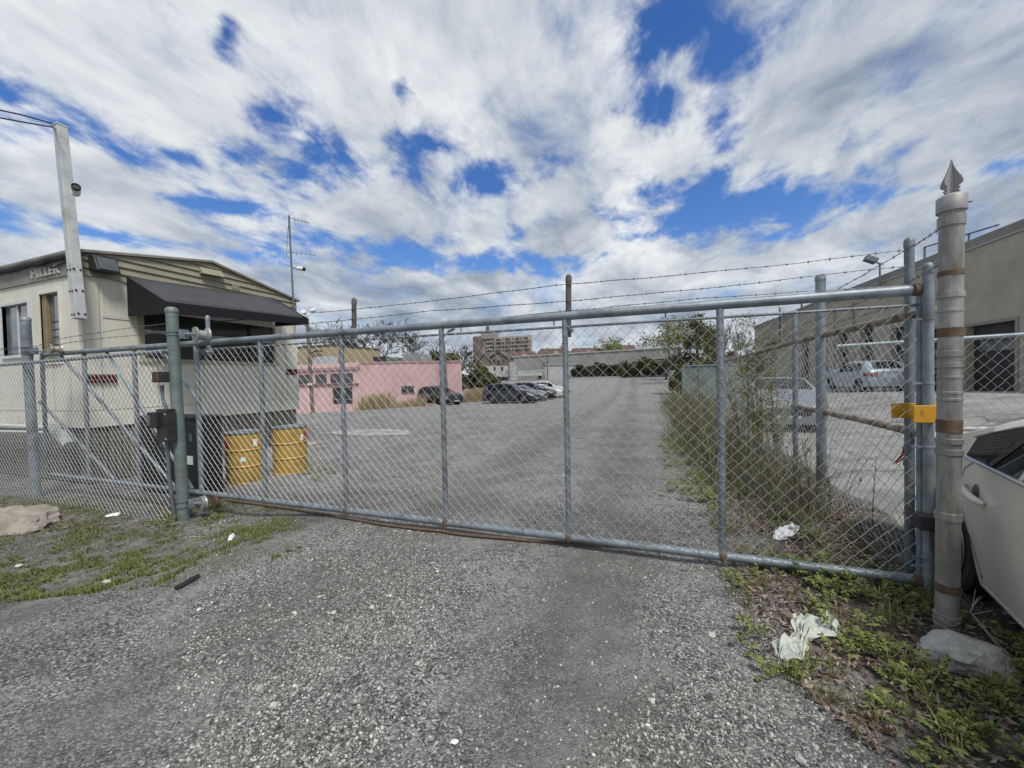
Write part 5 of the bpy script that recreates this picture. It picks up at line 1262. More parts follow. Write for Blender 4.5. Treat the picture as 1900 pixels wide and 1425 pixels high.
MB().box((lerp(a.x,b.x,.75),16.5,lerp(a.z,b.z,.72)), (0.24,0.14,0.12)).build('junction_box', whiteplastic, pt_)
pole('light_pole', 'light pole with small lamp arm before the pink building wall', 823, 627, 829, 722, 30.2, 0.11, wood, 'lamp')
pole('utility_pole', 'slim grey pole in front of the white box trailer', 943, 634, 945, 706, 79, 0.16, wood)
pole('utility_pole', 'slim pole at the right end of the white box trailer', 1016, 645, 1016, 702, 79, 0.14, wood)
pole('light_pole', 'tall thin pole with dark lamp at the lot end by the trees', 1239, 613, 1243, 697, 78, 0.20, galv_dark, 'top')
pole('light_pole', 'thin dark lamp pole against the beige building end', 1447, 566, 1447, 640, 40, 0.06, blackmetal, 'lamp')

# ------------------------------------------------------------------ trees, bushes
bark = M('grey_brown_bark', (0.050,0.042,0.035), (0.095,0.083,0.07), scale=6, rough=0.95, bump=0.2)
def branches(mb, p, d, ln, r, lev, rs, spread=0.6, tips=None, up=0.25, nseg=3, kids=(2,3), rmin=0.012):
    pts = [p]; rad = [r]; q = p; dd = d.copy()
    for i in range(nseg):
        dd = (dd + Vector((rs.gauss(0,.16), rs.gauss(0,.16), rs.gauss(0.02,.10)))).normalized(); q = q+dd*(ln/nseg); pts.append(q); rad.append(r*(1-0.45*(i+1)/nseg))
    mb.tube(pts, rad, 6 if lev > 3 else (4 if lev > 1 else 3), cap=False)
    if tips is not None and lev <= 1: tips += pts[1:]
    if lev == 0: return
    for k in range(rs.randint(*kids)+(1 if lev > 3 else 0)):
        i = rs.choice((nseg, nseg, nseg-1)) if k else nseg
        nd = (dd + Vector((rs.gauss(0,1), rs.gauss(0,1), rs.gauss(up,.6)))*spread).normalized()
        branches(mb, pts[i], nd, ln*rs.uniform(.62,.85), max(rad[i]*rs.uniform(.6,.82), rmin), lev-1, rs, spread, tips, up, nseg, kids, rmin)
def leafquads(mb, c, r, n, size, rs, flat=0.0):
    for _ in range(n):
        while True:
            o = Vector((rs.uniform(-1,1), rs.uniform(-1,1), rs.uniform(-1,1)))
            if o.length < 1: break
        p = Vector(c)+Vector((o.x*r[0], o.y*r[1], o.z*r[2])); s = size*rs.uniform(.6,1.4)
        a = Vector((rs.gauss(0,1), rs.gauss(0,1), rs.gauss(0,1-flat))).normalized(); b = a.orthogonal().normalized(); b = (b*math.cos(1)+a.cross(b)*math.sin(rs.uniform(0,6))).normalized()
        mb.add([p-a*s, p+b*s*0.5, p+a*s, p-b*s*0.5], [(0,1,2,3)])
def tree(nm, label, base, h, seed, lev=5, r=None, spread=0.6, leaf=None, leafn=0, leafsize=0.2, group=None, up=0.3, cat='tree', trunk_frac=0.30, kids=(2,3), jitter=0.5, rmin=0.012):
    rs = random.Random(seed); base = Vector(base); t = thing(nm, label, cat, base, group); mb = MB(); tips = []
    branches(mb, base-Vector((0,0,0.3)), Vector((rs.gauss(0,.05),rs.gauss(0,.05),1)).normalized(), h*trunk_frac, r or h*0.022, lev, rs, spread, tips, up, kids=kids, rmin=rmin)
    mz = max(v[2] for v in mb.v); k = (h)/(mz-base.z); 
    f = lambda p: (base.x+(p[0]-base.x)*k, base.y+(p[1]-base.y)*k, base.z+(p[2]-base.z)*k)
    mb.v = [f(p) for p in mb.v]; tips = [Vector(f(p)) for p in tips]
    mb.build('trunk', bark, t, smooth=60)
    if leaf:
        lf = MB()
        for _ in range(leafn):
            p = rs.choice(tips)+Vector((rs.gauss(0,1),rs.gauss(0,1),rs.gauss(0,1)))*jitter; s = leafsize*rs.uniform(.5,1.4)
            a = Vector((rs.gauss(0,1),rs.gauss(0,1),rs.gauss(0,.7))).normalized(); b = a.orthogonal().normalized(); b = (b*math.cos(rs.uniform(0,6))+a.cross(b)*math.sin(rs.uniform(0,6))).normalized()
            lf.add([p-a*s, p+b*s*.55, p+a*s, p-b*s*.55], [(0,1,2,3)])
        lf.build('crown', leaf, t)
    return t
def leafm(name, cols): return M(name, cols[0], island=cols, rough=0.75, spec=0.3)
lf_yel = leafm('spring_yellow_green_leaves', [(0.10,0.12,0.022),(0.16,0.17,0.04),(0.21,0.21,0.06)])
lf_grn = leafm('mid_green_leaves', [(0.035,0.055,0.014),(0.065,0.095,0.022),(0.11,0.135,0.035)])
lf_olive = leafm('olive_green_leaves', [(0.045,0.052,0.016),(0.085,0.09,0.03),(0.13,0.13,0.045)])
lf_mix = leafm('dark_olive_leaves', [(0.026,0.031,0.012),(0.055,0.060,0.022),(0.095,0.095,0.036)])
lf_dark = leafm('dark_evergreen_leaves', [(0.014,0.020,0.009),(0.028,0.036,0.014),(0.05,0.058,0.022)])
def bush(nm, label, u0, u1, vt, vb, Y, seed, mat, n=2600, size=0.16, lumps=9, group=None, depth=1.0, cat='bush'):
    rs = random.Random(seed); a, b = onY(u0, vb, Y), onY(u1, vt, Y); w_, h_ = b.x-a.x, b.z-a.z
    t = thing(nm, label, cat, ((a.x+b.x)/2, Y, a.z), group); mb = MB(); tr_ = MB()
    for i in range(lumps):
        cx_ = lerp(a.x, b.x, (i+.5)/lumps)+rs.gauss(0,.06)*w_; hh = h_*rs.uniform(.55,1.0)*(1-0.35*abs((i+.5)/lumps-.5)*2)
        rx = w_/lumps*rs.uniform(.9,1.5)
        for q in range(2):
            zc = a.z+hh*(0.30+0.40*q); leafquads(mb, (cx_+rs.gauss(0,.1)*rx, Y+rs.uniform(-.5,.5)*depth, zc), (rx, depth*rs.uniform(.5,1), hh*0.33), n//lumps//2, size, rs)
        tr_.tube([(cx_,Y,a.z-0.3),(cx_+rs.gauss(0,.1)*rx,Y,a.z+hh*.6)], [0.05,0.02], 5)
    mb.build('crown', mat, t); tr_.build('stems', bark, t); return t
gr_b = 'bare trees behind the pink building'
for i, (u, vt_, Y, lb, lv, sp) in enumerate(((640,594,62,'widest bare tree above the pink roof, left of the gate riser',6,.62),(712,589,66,'tall bare tree above the roof duct right of the gate riser',6,.6),(765,606,72,'bare tree between the silver duct and the light pole',6,.58),(850,640,110,'small bare tree just left of the apartment block',5,.6),(590,600,58,'bare treetop showing under the twin spotlight',5,.5),(800,628,80,'thin bare tree behind the light pole',4,.55))):
    p = onY(u, vt_, Y); z0 = gz(p.x, Y); tree('bare_tree', lb, (p.x,Y,z0), p.z-z0, 40+i, lv, spread=sp, group=gr_b, r=0.032*(p.z-z0), kids=(2,3), rmin=0.046*Y/62)
bush('budding_bush', 'yellow-green bush mass behind the right end of the pink building', 786, 850, 640, 690, 60, 3, lf_olive, 3200, 0.28, 8, depth=2.5)
bush('green_bush', 'rounded green bush right of the pink building wall', 856, 915, 666, 722, 50, 4, lf_olive, 5200, 0.22, 8, depth=2.2)
bush('dark_shrub', 'dark low shrub between the green bush and the box trailer', 905, 926, 690, 712, 62, 5, lf_dark, 1200, 0.2, 4)
p = onY(1127,629,120); tree('budding_tree', 'pale budding tree above the red-brown roofs', (p.x,120,2), p.z-2, 61, 5, leaf=lf_yel, leafn=1500, leafsize=0.32, spread=.6)
p = onY(1222,596,70); tree('budding_tree', 'leaning budding tree in front of the tall thin lamp pole', (p.x+1.0,70,1.2), p.z-1.2, 62, 5, leaf=lf_yel, leafn=1500, leafsize=0.20, spread=.62)
p = onY(1258,590,60); tree('budding_tree', 'taller pale green tree left of the dense dark tree', (p.x,60,.9), p.z-.9, 67, 5, leaf=lf_yel, leafn=1800, leafsize=0.16, spread=.5)
for i, (u0,u1,vt_,vb_,mt_,lb) in enumerate(((1062,1105,668,703,lf_dark,'dark evergreen mound against the grey warehouse, leftmost'),(1096,1150,664,704,lf_dark,'dark evergreen mound in the middle of the warehouse wall'),(1145,1185,660,702,lf_olive,'lighter olive shrub between dark mounds and canopy'),(1178,1245,654,690,lf_olive,'olive scrub hanging over the canopy roof'))):
    bush('evergreen_shrub', lb, u0, u1, vt_, vb_, 88-2*i, 70+i, mt_, 3000, 0.26, 6, 'shrubs along the grey warehouse', 2.0)
# dense dark conifer-like tree by the panel fence
def dense(label, u, vt_, wpx, Y, seed, mat, n=7000, size=0.13, bare=0.2):
    rs = random.Random(seed); p = onY(u, vt_, Y); z0 = gz(p.x, Y); h = p.z-z0; wd = wpx*0.5*Y/FPX*1.06
    t = thing('dense_tree', label, 'tree', (p.x,Y,z0)); tr_ = MB(); lf = MB()
    tr_.tube([(p.x,Y,z0-.3),(p.x+.1,Y,z0+h*.5),(p.x,Y,z0+h)], [0.03*h,0.018*h,0.004*h], 8)
    for i in range(70):
        t_ = rs.random(); zc = z0+h*(0.06+0.90*t_); rad = wd*(1.0-t_**2.6)*rs.uniform(.3,1.1); an = rs.uniform(0,6.3)
        c = Vector((p.x+math.cos(an)*rad*.75, Y+math.sin(an)*rad*.75, zc+rad*.12)); tr_.tube([(p.x,Y,zc-rad*.25), tuple(c)], [0.035,0.012], 4)
        q_ = rs.uniform(.12,.30); leafquads(lf, c, (wd*q_,wd*q_,h*.06), n//70, size, rs)
        for _ in range(3): tr_.tube([tuple(c), tuple(c+Vector((rs.gauss(0,.35),rs.gauss(0,.35),rs.uniform(.05,.5)))*wd*.5)], [0.012,0.005], 3)
    tr_.build('trunk', bark, t); lf.build('crown', mat, t); return t
dense('dense dark evergreen tree behind the green panel fence', 1291, 583, 104, 42, 81, lf_olive, 4600, 0.14)
dense('yellowish green dense tree just right of the dark evergreen', 1318, 606, 70, 38, 82, lf_yel, 3000, 0.12)
bush('hedge', 'olive hedge low along the neighbour boundary beyond the brush', 1330, 1408, 640, 690, 46, 83, lf_olive, 4200, 0.16, 8, depth=1.2, cat='hedge')
bush('hedge', 'olive scrub hedge beside the lane end under the tall lamp', 1246, 1272, 660, 725, 30, 84, lf_olive, 3000, 0.12, 4, depth=1.0, cat='hedge')
for i, (u, vt_, Y, lb) in enumerate(((1368,580,30,'slender bare sapling right of the second last gate upright'),(1345,598,34,'thin bare sapling close behind the gate upright'))):
    p = onY(u, vt_, Y); z0 = gz(p.x, Y); tree('bare_sapling', lb, (p.x,Y,z0), p.z-z0, 90+i, 5, spread=.42, r=0.05, up=.6)
# yellow-green saplings growing through the lane fence
def sapling(label, u, vb_, top, Y, seed, n_st=6, leafn=900):
    rs = random.Random(seed); x = onY(u, vb_, Y).x; z0 = gz(x, Y); zt_ = onY(u, top, Y).z
    t = thing('fence_sapling', label, 'sapling', (x,Y,z0), 'saplings grown through the lane fence'); st_ = MB(); lf = MB()
    for k in range(n_st):
        an = rs.uniform(0,6.3); lean = rs.uniform(.05,.32); h = (zt_-z0)*rs.uniform(.6,1.0); pts = []
        for i in range(7):
            s = i/6; pts.append(Vector((x+math.cos(an)*lean*h*s**1.3+rs.gauss(0,.015), Y+math.sin(an)*lean*h*s**1.3+rs.gauss(0,.015), z0+h*s)))
        st_.tube(pts, [0.014*(1-.8*i/6) for i in range(7)], 5)
        for q in range(14):
            i = rs.randint(2,6); p = pts[i]; d = Vector((rs.gauss(0,1),rs.gauss(0,1),rs.uniform(.3,1.4))).normalized(); e = p+d*rs.uniform(.12,.40); st_.tube([p,e], [0.005,0.002], 3)
            for _ in range(leafn//(n_st*14)):
                c = p.lerp(e, rs.uniform(.2,1.05))+Vector((rs.gauss(0,.03),rs.gauss(0,.03),rs.gauss(0,.03))); leafquads(lf, c, (.01,.01,.01), 1, 0.020, rs)
    st_.build('stems', M('yellowish_twig', (0.16,0.14,0.07), (0.22,0.19,0.10), scale=9), t); lf.build('crown', lf_yel, t)
sapling('tall yellow-green sapling in the fence left of the inner fence post', 1408, 860, 588, 7.6, 5, 11, 2100)
sapling('thin yellow-green sapling behind the last gate upright', 1375, 830, 630, 9.2, 6, 6, 800)
sapling('low leafy sapling at the fence near the pale sedan', 1440, 860, 660, 7.0, 7, 6, 700)

# dry brush along the lane fence, dry grass before the pink building
def brush(label, spots, mat, seed, nm='brush', leaf=None):
    rs = random.Random(seed); m = MB(); lf = MB()
    for (x, y, n, hh, rad) in spots:
        for _ in range(n):
            px_, py_ = x+rs.gauss(0,rad), y+rs.gauss(0,rad); z0 = gz(px_, py_); h = hh*rs.uniform(.45,1.15); a = rs.uniform(0,6.3); l = rs.uniform(.05,.55)*h; b = a+rs.gauss(0,.5)
            p = [Vector((px_,py_,z0)), Vector((px_+math.cos(a)*l*.35,py_+math.sin(a)*l*.35,z0+h*.55)), Vector((px_+math.cos(b)*l,py_+math.sin(b)*l,z0+h))]
            m.tube(p, [0.0045,0.0035,0.0015], 3, cap=False)
            for k in range(rs.randint(0,3)):
                s = p[1].lerp(p[2], rs.random()); m.tube([s, s+Vector((rs.gauss(0,.10),rs.gauss(0,.10),rs.uniform(0,.16)))], [0.0025,0.001], 3, cap=False)
            if leaf:
                for k in range(rs.randint(1,4)): leafquads(lf, p[0].lerp(p[2], rs.uniform(.1,.95)), (.06,.06,.04), 1, 0.018, rs)
    o = kind(m.build(nm, mat), 'stuff')
    if leaf: kind(lf.build('brush_leaves', leaf), 'stuff')
lf_fresh = leafm('fresh_green_leaves', [(0.09,0.105,0.024),(0.145,0.165,0.04),(0.20,0.215,0.068)])
dry = M('dry_stalks', (0.13,0.105,0.07), island=[(0.09,0.084,0.046),(0.15,0.138,0.075),(0.21,0.192,0.11),(0.30,0.275,0.17)], rough=0.9)
rs = random.Random(2); sp_ = []
y = 4.6
while y < 26:
    k = 1 if y < 9 else 1.35
    cx_ = 1.12 if 5.5 < y < 12 else 1.38
    for q in range(2): sp_.append((cx_+rs.uniform(-.45,.42)*(1 if y > 5.5 else .5), y+rs.uniform(-.1,.1), int(27 if 6 < y < 16 else 19), rs.uniform(.45,1.0)*k, 0.17+0.006*y))
    y += 0.24+0.012*y
brush('', sp_, dry, 6, 'brush', lf_fresh)
straw = M('straw_grass', (0.42,0.33,0.19), island=[(0.30,0.225,0.12),(0.42,0.33,0.19),(0.50,0.41,0.25)], rough=0.9)
for (lb, pts, hh, n) in (('tall straw coloured grass clump left against the pink wall', [(685,24.2),(695,24.4),(706,24.6)], 2.0, 420),('shorter straw grass strip before the pink wall middle', [(745,27),(757,27.3),(770,27.6),(724,26)], 1.35, 420),('straw grass clump between pink wall and parked row', [(876,33),(886,33),(893,33.5)], 1.2, 420)):
    rs = random.Random(len(lb)); m = MB()
    for (u, v) in pts:
        g = onY(u, 750, v)
        for _ in range(n):
            x, y = g.x+rs.gauss(0,.50), g.y+rs.gauss(0,.4); z0 = gz(x, y); h = hh*rs.uniform(.5,1.1); a = rs.uniform(0,6.3); l = h*rs.uniform(.05,.35)
            m.tube([(x,y,z0),(x+math.cos(a)*l*.3,y+math.sin(a)*l*.3,z0+h*.6),(x+math.cos(a)*l,y+math.sin(a)*l,z0+h)], [0.022,0.016,0.006], 3, cap=False)
    tag(m.build('dry_grass_clump', straw), lb, 'grass', 'dry grass along the lot edge')
# low wire fence on that edge
EF = thing('wire_fence', 'low sagging wire fence along the left edge of the lot', 'fence', (-18, 22, 0))
pts = [G(558,762), G(620,757), G(690,749), G(760,744)]
for p in pts: MB().tube([p-Vector((0,0,.2)), p+Vector((0,0,1.15))], 0.03, 6).build('fence_post', galv_dark, EF)
MB().tube([p+Vector((0,0,1.1)) for p in pts], 0.012, 4).tube([p+Vector((0,0,.6)) for p in pts], 0.012, 4).build('fence_wire', galv_dark, EF)
GF = thing('pipe_barrier', 'low white pipe barrier between pink wall and straw grass', 'barrier', G(862,735))
a, b = G(853,737), G(876,735)
MB().tube([a, a+Vector((0,0,1.3)), b+Vector((0,0,1.3)), b], 0.06, 6).tube([a+Vector((0,0,.25)), b+Vector((0,0,.25))], 0.05, 6).build('barrier_pipe', white_metal, GF)
MB().tube([b+Vector((.15,0,0)), b+Vector((.15,0,1.2))], 0.09, 6).build('barrier_post', blackmetal, GF)

# ------------------------------------------------------------------ weeds, dead leaves, grass tufts
lf_weed = leafm('weed_leaves', [(0.060,0.085,0.018),(0.110,0.140,0.032),(0.170,0.200,0.050),(0.24,0.26,0.085)])
lf_moss = leafm('moss_grass', [(0.075,0.085,0.026),(0.125,0.140,0.040),(0.18,0.195,0.062)])
def leaf(mb, p, d, ln, wd, rs, droop=.3):
    d = d.normalized(); s = d.cross(Vector((0,0,1)))
    if s.length < 1e-3: s = Vector((1,0,0))
    s.normalize(); n = s.cross(d); m_ = p+d*ln*.5+n*ln*.06; e = p+d*ln-Vector((0,0,ln*droop))
    mb.add([p, m_+s*wd-n*wd*.25, e, m_-s*wd-n*wd*.25, m_], [(0,4,1),(1,4,2),(2,4,3),(3,4,0)])
def weed(mb, x, y, size, rs):
    z0 = rough_gz(x, y)
    for k in range(rs.randint(5,9)):
        a = rs.uniform(0,6.3); el = rs.uniform(.25,1.1); d = Vector((math.cos(a)*math.cos(el), math.sin(a)*math.cos(el), math.sin(el))); ln = size*rs.uniform(.5,1.1)
        base = Vector((x,y,z0+size*rs.uniform(0,.35))); tip = base+d*ln
        leaf(mb, base.lerp(tip,.55), d, ln*.5, ln*.09, rs)
        for t in (.4, .6, .78):
            p = base.lerp(tip, t)
            for sg in (-1, 1):
                sd_ = d.cross(Vector((0,0,1))).normalized()*sg; leaf(mb, p, (d*.7+sd_*.9+Vector((0,0,.1))), ln*.34*(1.15-t*.6), ln*.07, rs)
bgc = G(1497, 1195)
def bagzone(x, y): return (x-bgc.x)**2+(y-bgc.y)**2 < 0.145**2
wd_ = MB(); rs = random.Random(21); n = 0
def inverge(x, y):
    if not (1.0 < y < 9): return False
    e = lerp(1.02, 0.42, sstep(1.3,2.6,y)); e = lerp(e, 0.52, sstep(3.0,4.5,y)); e = lerp(e, 1.0, sstep(5,8,y))
    return x > e + 0.14*mnoise.noise(Vector((y*1.7,x,0)))
while n < 250:
    y = rs.choice((rs.uniform(1.0,3.6), rs.uniform(1.0,3.6), rs.uniform(3.4,7.5))); x = rs.uniform(.35,2.0 if y < 3 else 1.72)
    if not inverge(x, y): continue
    dn = mnoise.noise(Vector((x*2.1,y*2.1,5)))
    if rs.random() > 0.40+1.7*dn: continue
    if bagzone(x, y): continue
    if (x-1.55)**2+(y-2.86)**2 < 0.02: continue
    weed(wd_, x, y, rs.uniform(.05,.135), rs); n += 1
for _ in range(330):
    y = rs.uniform(5.0,10); x = rs.gauss(.62,.28)
    if .15 < x < 1.7: weed(wd_, x, y, rs.uniform(.06,.15), rs)
for (u, v, k) in ((1440,1255,5),(1490,1260,4),(1640,1330,5),(1395,1085,3),(1680,1275,9),(1850,1300,7),(1790,1370,10),(1880,1250,7)):
    for _ in range(k):
        g = G(u+rs.uniform(-25,25), v+rs.uniform(-12,12)); weed(wd_, g.x, g.y, rs.uniform(.05,.12), rs)
for (u, v, k, s) in ((390,945,14,.10),(420,960,10,.08),(250,985,6,.06),(86,1085,7,.07),(350,955,5,.09),(300,970,8,.10),(600,880,8,.13),(580,890,6,.10),(1130,880,0,.1),(345,985,2,.05)):
    for _ in range(k):
        g = G(u+rs.uniform(-22,22), v+rs.uniform(-10,10)); weed(wd_, g.x, g.y, s*rs.uniform(.6,1.2), rs)
kind(wd_.build('weeds', lf_weed), 'stuff')
# short mossy grass left of the gate
ms = MB(); n = 0
while n < 34000:
    u, v = rs.uniform(-60,560), rs.uniform(915,1110); g = onZ(u, v, -0.1)
    if g.x-0.55*g.y > -4.35 or g.y > 4.3: continue
    f = .65*mnoise.noise(Vector((g.x*1.6,g.y*2.2,9)))+0.55*mnoise.noise(Vector((g.x*5,g.y*5,1)))+.5*mnoise.noise(Vector((g.x*15,g.y*15,4)))
    if f < 0.03 + 0.5*sstep(-5.2,-4.4,g.x-0.55*g.y) and rs.random() < .93: continue
    z0 = rough_gz(g.x, g.y); h = rs.uniform(.008,.030)*(1+max(0,f)); a = rs.uniform(0,6.3); w_ = 0.0035
    dx, dy = math.cos(a), math.sin(a)
    ms.add([(g.x-dy*w_,g.y+dx*w_,z0),(g.x+dy*w_,g.y-dx*w_,z0),(g.x+dx*h*.8,g.y+dy*h*.8,z0+h)], [(0,1,2)]); n += 1
kind(ms.build('grass', lf_moss), 'stuff')
dl = MB(); n = 0
while n < 9500:
    y = rs.uniform(1.0,6.5); x = rs.uniform(.4,2.1)
    if not inverge(x-.06, y) or rs.random() > .55+.9*mnoise.noise(Vector((x*1.8,y*1.8,31))): continue
    z0 = rough_gz(x, y)+rs.uniform(.004,.03); s = rs.uniform(.009,.026); a = rs.uniform(0,6.3); d = Vector((math.cos(a),math.sin(a),rs.gauss(0,.35))).normalized(); q = d.cross(Vector((rs.gauss(0,.4),rs.gauss(0,.4),1))).normalized(); p = Vector((x,y,z0)); c = Vector((0,0,s*rs.uniform(.1,.5)))
    dl.add([p-d*s+c, p+q*s*.45, p+d*s+c, p-q*s*.45], [(0,1,2),(0,2,3)]); n += 1
for _ in range(260):
    g = G(rs.uniform(40,340), rs.uniform(930,990)); s = rs.uniform(.012,.03); a = rs.uniform(0,6.3); d = Vector((math.cos(a),math.sin(a),.2)); q = Vector((-d.y,d.x,.3)); p = g+Vector((0,0,.015))
    dl.add([p-d*s, p+q*s*.45, p+d*s, p-q*s*.45], [(0,1,2),(0,2,3)])
kind(dl.build('dead_leaves', leafm('dead_leaves', [(0.06,0.034,0.024),(0.14,0.095,0.068),(0.23,0.175,0.135),(0.33,0.275,0.22)])), 'stuff')
# tufts of dead and green grass among the weeds
tf = MB(); tg = MB(); rs = random.Random(77); n = 0
while n < 240:
    y = rs.uniform(1.0,7.5); x = rs.uniform(.3,1.72)
    if not inverge(x, y) or bagzone(x, y): continue
    mb_ = tf if rs.random() < .22 else tg; z0 = rough_gz(x, y); hh = rs.uniform(.05,.17)
    for k in range(rs.randint(7,18)):
        a = rs.uniform(0,6.3); h = hh*rs.uniform(.5,1.1); l = h*rs.uniform(.2,.9); w_ = .0016; bx_, by_ = x+rs.gauss(0,.02), y+rs.gauss(0,.02); dx, dy = math.cos(a), math.sin(a)
        P_2 = [(bx_,by_,z0),(bx_+dx*l*.4,by_+dy*l*.4,z0+h*.7),(bx_+dx*l,by_+dy*l,z0+h*rs.uniform(.6,1))]
        mb_.add([(P_2[0][0]-dy*w_,P_2[0][1]+dx*w_,P_2[0][2]),(P_2[0][0]+dy*w_,P_2[0][1]-dx*w_,P_2[0][2]),(P_2[1][0]+dy*w_,P_2[1][1]-dx*w_,P_2[1][2]),(P_2[1][0]-dy*w_,P_2[1][1]+dx*w_,P_2[1][2]),P_2[2]], [(0,1,2,3),(3,2,4)])
    n += 1
kind(tf.build('dead_grass', straw), 'stuff'); kind(tg.build('grass', lf_fresh), 'stuff')
# sticks and a bare shrublet beside the sedan
def twig(label, pts, r, mat, cat='twig', kids=5, seed=1, nm='dead_twig'):
    rs = random.Random(seed); m = MB().tube(pts, [r*(1-.7*i/(len(pts)-1)) for i in range(len(pts))], 6)
    P = [Vector(p) for p in pts]
    for k in range(kids):
        i = rs.randint(1, len(P)-1); p = P[i-1].lerp(P[i], rs.random()); d = (P[i]-P[i-1]).normalized()+Vector((rs.gauss(0,.6),rs.gauss(0,.6),rs.gauss(.2,.4))); m.tube([p, p+d*rs.uniform(.03,.06)], [r*.5,r*.2], 4)
    tag(m.build(nm, mat), label, cat)
pale_twig = M('pale_twig', (0.30,0.27,0.24), (0.40,0.37,0.33), scale=20)
g0 = Vector((1.72,2.70,0.0)); twig('pale branched dead twig beside the pipe post in front of the sedan wheel', [g0, onY(1800,1135,2.70), onY(1815,1108,2.66)], 0.004, pale_twig, seed=3, kids=3)
twig('long pale twig leaning low beside the sedan sill', [g0+Vector((0,0,.02)), onY(1805,1140,2.64), onY(1838,1133,2.5)], 0.003, pale_twig, seed=4, kids=2)
g0 = Vector((1.95,4.3,0)); twig('thin brown weed stalk standing behind the gate mesh by the sedan', [onY(1615,1010,4.3)-Vector((0,0,.2)), onY(1620,930,4.3), onY(1626,852,4.3)], 0.006, bark, kids=8, seed=5)
for i, (u0,v0,u1,v1,lb) in enumerate(((1385,1050,1420,1085,'thin pale stick at the verge edge under the gate rail'),(1412,1160,1440,1180,'short pale stick on the gravel left of the plastic bag'),(340,1000,380,999,'thin pale stick lying on grass near the roller post'))):
    a, b = G(u0,v0), G(u1,v1); tag(MB().tube([a+Vector((0,0,.012)), a.lerp(b,.5)+Vector((0,0,.02)), b+Vector((0,0,.01))], 0.005, 6).build('stick', pale_twig), lb, 'stick')

# ------------------------------------------------------------------ rocks, litter, cable
rockm = M('grey_rock', (0.33,0.315,0.285), (0.56,0.54,0.50), scale=5, rough=0.9, bump=1.0, bscale=34, stain=(0.15,0.13,0.10), sscale=3); rock2 = M('tan_rock', (0.19,0.168,0.14), (0.36,0.325,0.285), scale=4, rough=0.9, bump=0.9, bscale=26, stain=(0.12,0.105,0.07), sscale=2.5)
def rock(label, c, r, mat, seed):
    bm = bmesh.new(); bmesh.ops.create_icosphere(bm, subdivisions=4, radius=1)
    for v in bm.verts:
        d = v.co.normalized(); k = 1+.30*mnoise.noise(d*1.5+Vector((seed,0,0)))+.16*mnoise.noise(d*3.4+Vector((0,seed,0)))+.07*mnoise.noise(d*8)+.035*mnoise.noise(d*19)
        for f in (Vector((.4,.2,.9)),Vector((-.8,.3,.5)),Vector((.6,-.7,.4))):
            f = f.normalized(); q = (d*k).dot(f)
            if q > .78: k *= .78/q
        v.co = Vector((d.x*k*r[0], d.y*k*r[1], d.z*k*r[2]))+Vector(c)
    me = bpy.data.meshes.new('rock'); bm.to_mesh(me); bm.free(); me.materials.append(mat); me.polygons.foreach_set('use_smooth', [True]*len(me.polygons)); me.set_sharp_from_angle(angle=math.radians(28))
    o = bpy.data.objects.new('rock', me); COL.objects.link(o); tag(o, label, 'rock')
g = G(30, 992); rock('flat tan rock lying in the mossy grass at the left', (g.x-.46,g.y+.14,g.z+.05), (.50,.32,.19), rock2, 2.0)
g = G(1800, 1235); rock('pale grey rock at the foot of the pipe post', (g.x,g.y+.02,g.z+.03), (.19,.15,.10), rockm, 5.0)
plast = bpy.data.materials.new('thin_white_plastic'); plast.use_nodes = True
P = plast.node_tree.nodes['Principled BSDF']; P.inputs['Base Color'].default_value = (.62,.66,.61,1); P.inputs['Roughness'].default_value = .35; P.inputs['Transmission Weight'].default_value = .25; P.inputs['IOR'].default_value = 1.1
def film(nm, label, spine, hgt, mat, seed, cat, n=44, m_=18, wide=1.0):
    """a loose sheet: a spine over the ground (px points and widths), pleated towards its narrow places"""
    P = [(G(u, v), w_*wide) for u, v, w_ in spine]; m = MB(); rs = random.Random(seed)
    def at(t):
        k = t*(len(P)-1); i = min(int(k), len(P)-2); f = k-i; f2 = f*f*(3-2*f)
        return P[i][0].lerp(P[i+1][0], f), lerp(P[i][1], P[i+1][1], f2)
    for i in range(n+1):
        t = i/n; c, w_ = at(t); e, _ = at(min(1, t+.02)); b, _ = at(max(0, t-.02)); d = (e-b); d.z = 0
        d = d.normalized() if d.length > 1e-6 else Vector((1,0,0)); p = Vector((-d.y, d.x, 0)); wr = w_*(1+.35*mnoise.noise(Vector((t*5,seed,0)))); wl = w_*(1+.35*mnoise.noise(Vector((t*5,seed+9,0))))
        for j in range(m_+1):
            s = j/m_*2-1; q = c+p*(s*(wr if s > 0 else wl)*.5); nv = Vector((t*4.0+seed, s*1.6, seed*1.7))
            z = hgt*(.35+.65*abs(math.sin(s*7+seed+2.5*mnoise.noise(nv)))*(1-.35*abs(s)))+hgt*.7*mnoise.noise(nv*2.1)
            q = q+d*(w_*.16*mnoise.noise(nv*1.7+Vector((4,0,0)))); q.z = rough_gz(q.x, q.y)+max(.004, z*(1-.55*max(0,abs(s)-.6)/.4)*sstep(0,.10,t+.03)*sstep(1.03,.9,t)+.006); m.v.append(tuple(q))
    k = m_+1; m.f = [(i*k+j, (i+1)*k+j, (i+1)*k+j+1, i*k+j+1) for i in range(n) for j in range(m_)]
    o = m.build(nm, mat, smooth=120); tag(o, label, cat); return o
film('plastic_bag', 'crumpled translucent white plastic bag on the weeds below the gate', [(1446,1226,.05),(1462,1216,.15),(1480,1205,.12),(1488,1192,.07),(1500,1180,.17),(1518,1170,.23),(1540,1166,.14),(1546,1166,.04)], 0.060, plast, 3.3, 'bag')
film('paper_scrap', 'crumpled white paper scrap on weeds behind the gate mesh', [(1442,1004,.06),(1452,996,.13),(1464,988,.16),(1477,982,.07)], 0.055, paper, 7.1, 'paper', 20, 10)
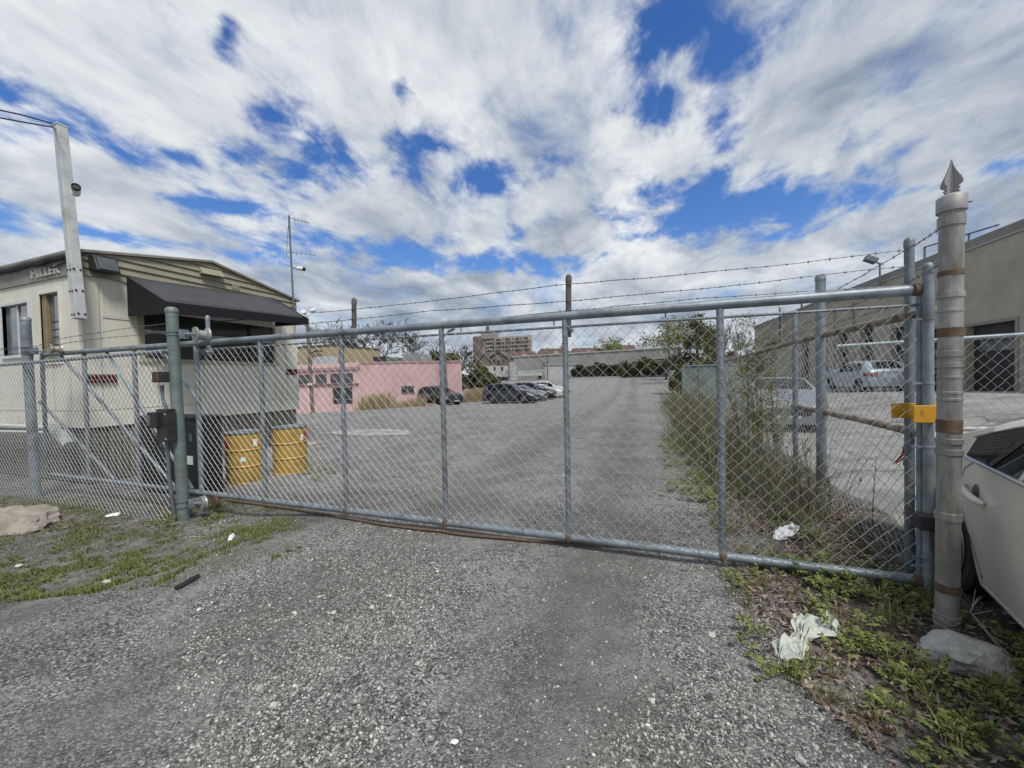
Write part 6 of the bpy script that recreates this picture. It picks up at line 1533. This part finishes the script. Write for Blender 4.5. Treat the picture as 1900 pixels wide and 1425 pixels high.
film('paper_scrap', 'folded pale paper scrap lying at the foot of the left fence', [(197,960,.05),(208,957,.12),(222,956,.10)], 0.03, paper, 5.5, 'paper', 12, 8)
film('paper_scrap', 'tiny white scrap on the gravel in the foreground', [(836,1382,.014),(844,1382,.028),(851,1382,.014)], 0.006, paper, 2.2, 'paper', 8, 6)
film('paper_scrap', 'upright white shred standing in moss right of the roller post', [(426,1004,.03),(430,999,.05),(434,996,.02)], 0.05, paper, 4.2, 'paper', 8, 6)
film('paper_scrap', 'pale torn card under the gate bottom rail', [(1399,1053,.05),(1412,1050,.10),(1427,1050,.06)], 0.012, M('pale_card', (0.42,0.38,0.30)), 6.2, 'paper', 10, 6)
film('paper_scrap', 'small white litter at the brush edge beyond the gate', [(1278,890,.05),(1290,886,.12),(1302,888,.06)], 0.03, paper, 8.2, 'paper', 10, 8)
for i, (u, v, lb) in enumerate(((35,1052,'white fragment in mossy grass at the far left edge'),(198,1082,'small white fragment on gravel below the moss patch'),(107,1080,'pale chip beside the bright weed tuft'))):
    if i == 2: continue
    g = G(u, v); rock(lb, (g.x,g.y,g.z+.01), (.035,.022,.014), M('white_fragment', (0.45,0.45,0.43)), 11+i)
a, b = G(328,1096), G(368,1075); tag(MB().tube([a+Vector((0,0,.018)), b+Vector((0,0,.018))], 0.02, 6).build('plastic_strip', black), 'short black plastic strip lying on the gravel left of centre', 'strip')
pts = []
for (ua, va), (ub, vb2) in zip([(418,930),(560,951),(720,978),(880,1000),(1040,1012),(1150,1018)], [(560,951),(720,978),(880,1000),(1040,1012),(1150,1018),(1270,1022)]):
    for k in range(5):
        g = G(lerp(ua,ub,k/5), lerp(va,vb2,k/5)); g.z = rough_gz(g.x, g.y)+.008; pts.append(g)
tag(MB().tube([p+Vector((0,0,.014)) for p in pts], 0.014, 8).build('rusty_cable', rust), 'thin rusty cable lying across the gravel under the gate', 'cable')
tp = onY(1681, 845, GY+0.25); rs = random.Random(5)
rt = MB()
for k in range(4): rt.tube([tp+Vector((rs.gauss(0,.008),0,.06)), tp+Vector((rs.gauss(0,.015),rs.gauss(0,.01),0)), tp+Vector((-.03+rs.gauss(0,.02),rs.gauss(0,.02),-.07))], [.006,.008,.004], 5)
tag(rt.build('red_ribbon', M('red_ribbon', (0.35,0.02,0.03))), 'frayed red ribbon tied to the lane fence beside the gate stile', 'ribbon')
bl2 = onZ(580, 822, 0.0)
a = G(560,826); tag(MB().box((a.x+.12,a.y,a.z+.03), (.55,.16,.04), Matrix.Rotation(.5,3,'Z')).build('pale_plank', M('pale_plank', (0.38,0.36,0.30), (0.46,0.44,0.37), scale=6)), 'short pale plank on the gravel behind the right drum', 'plank')
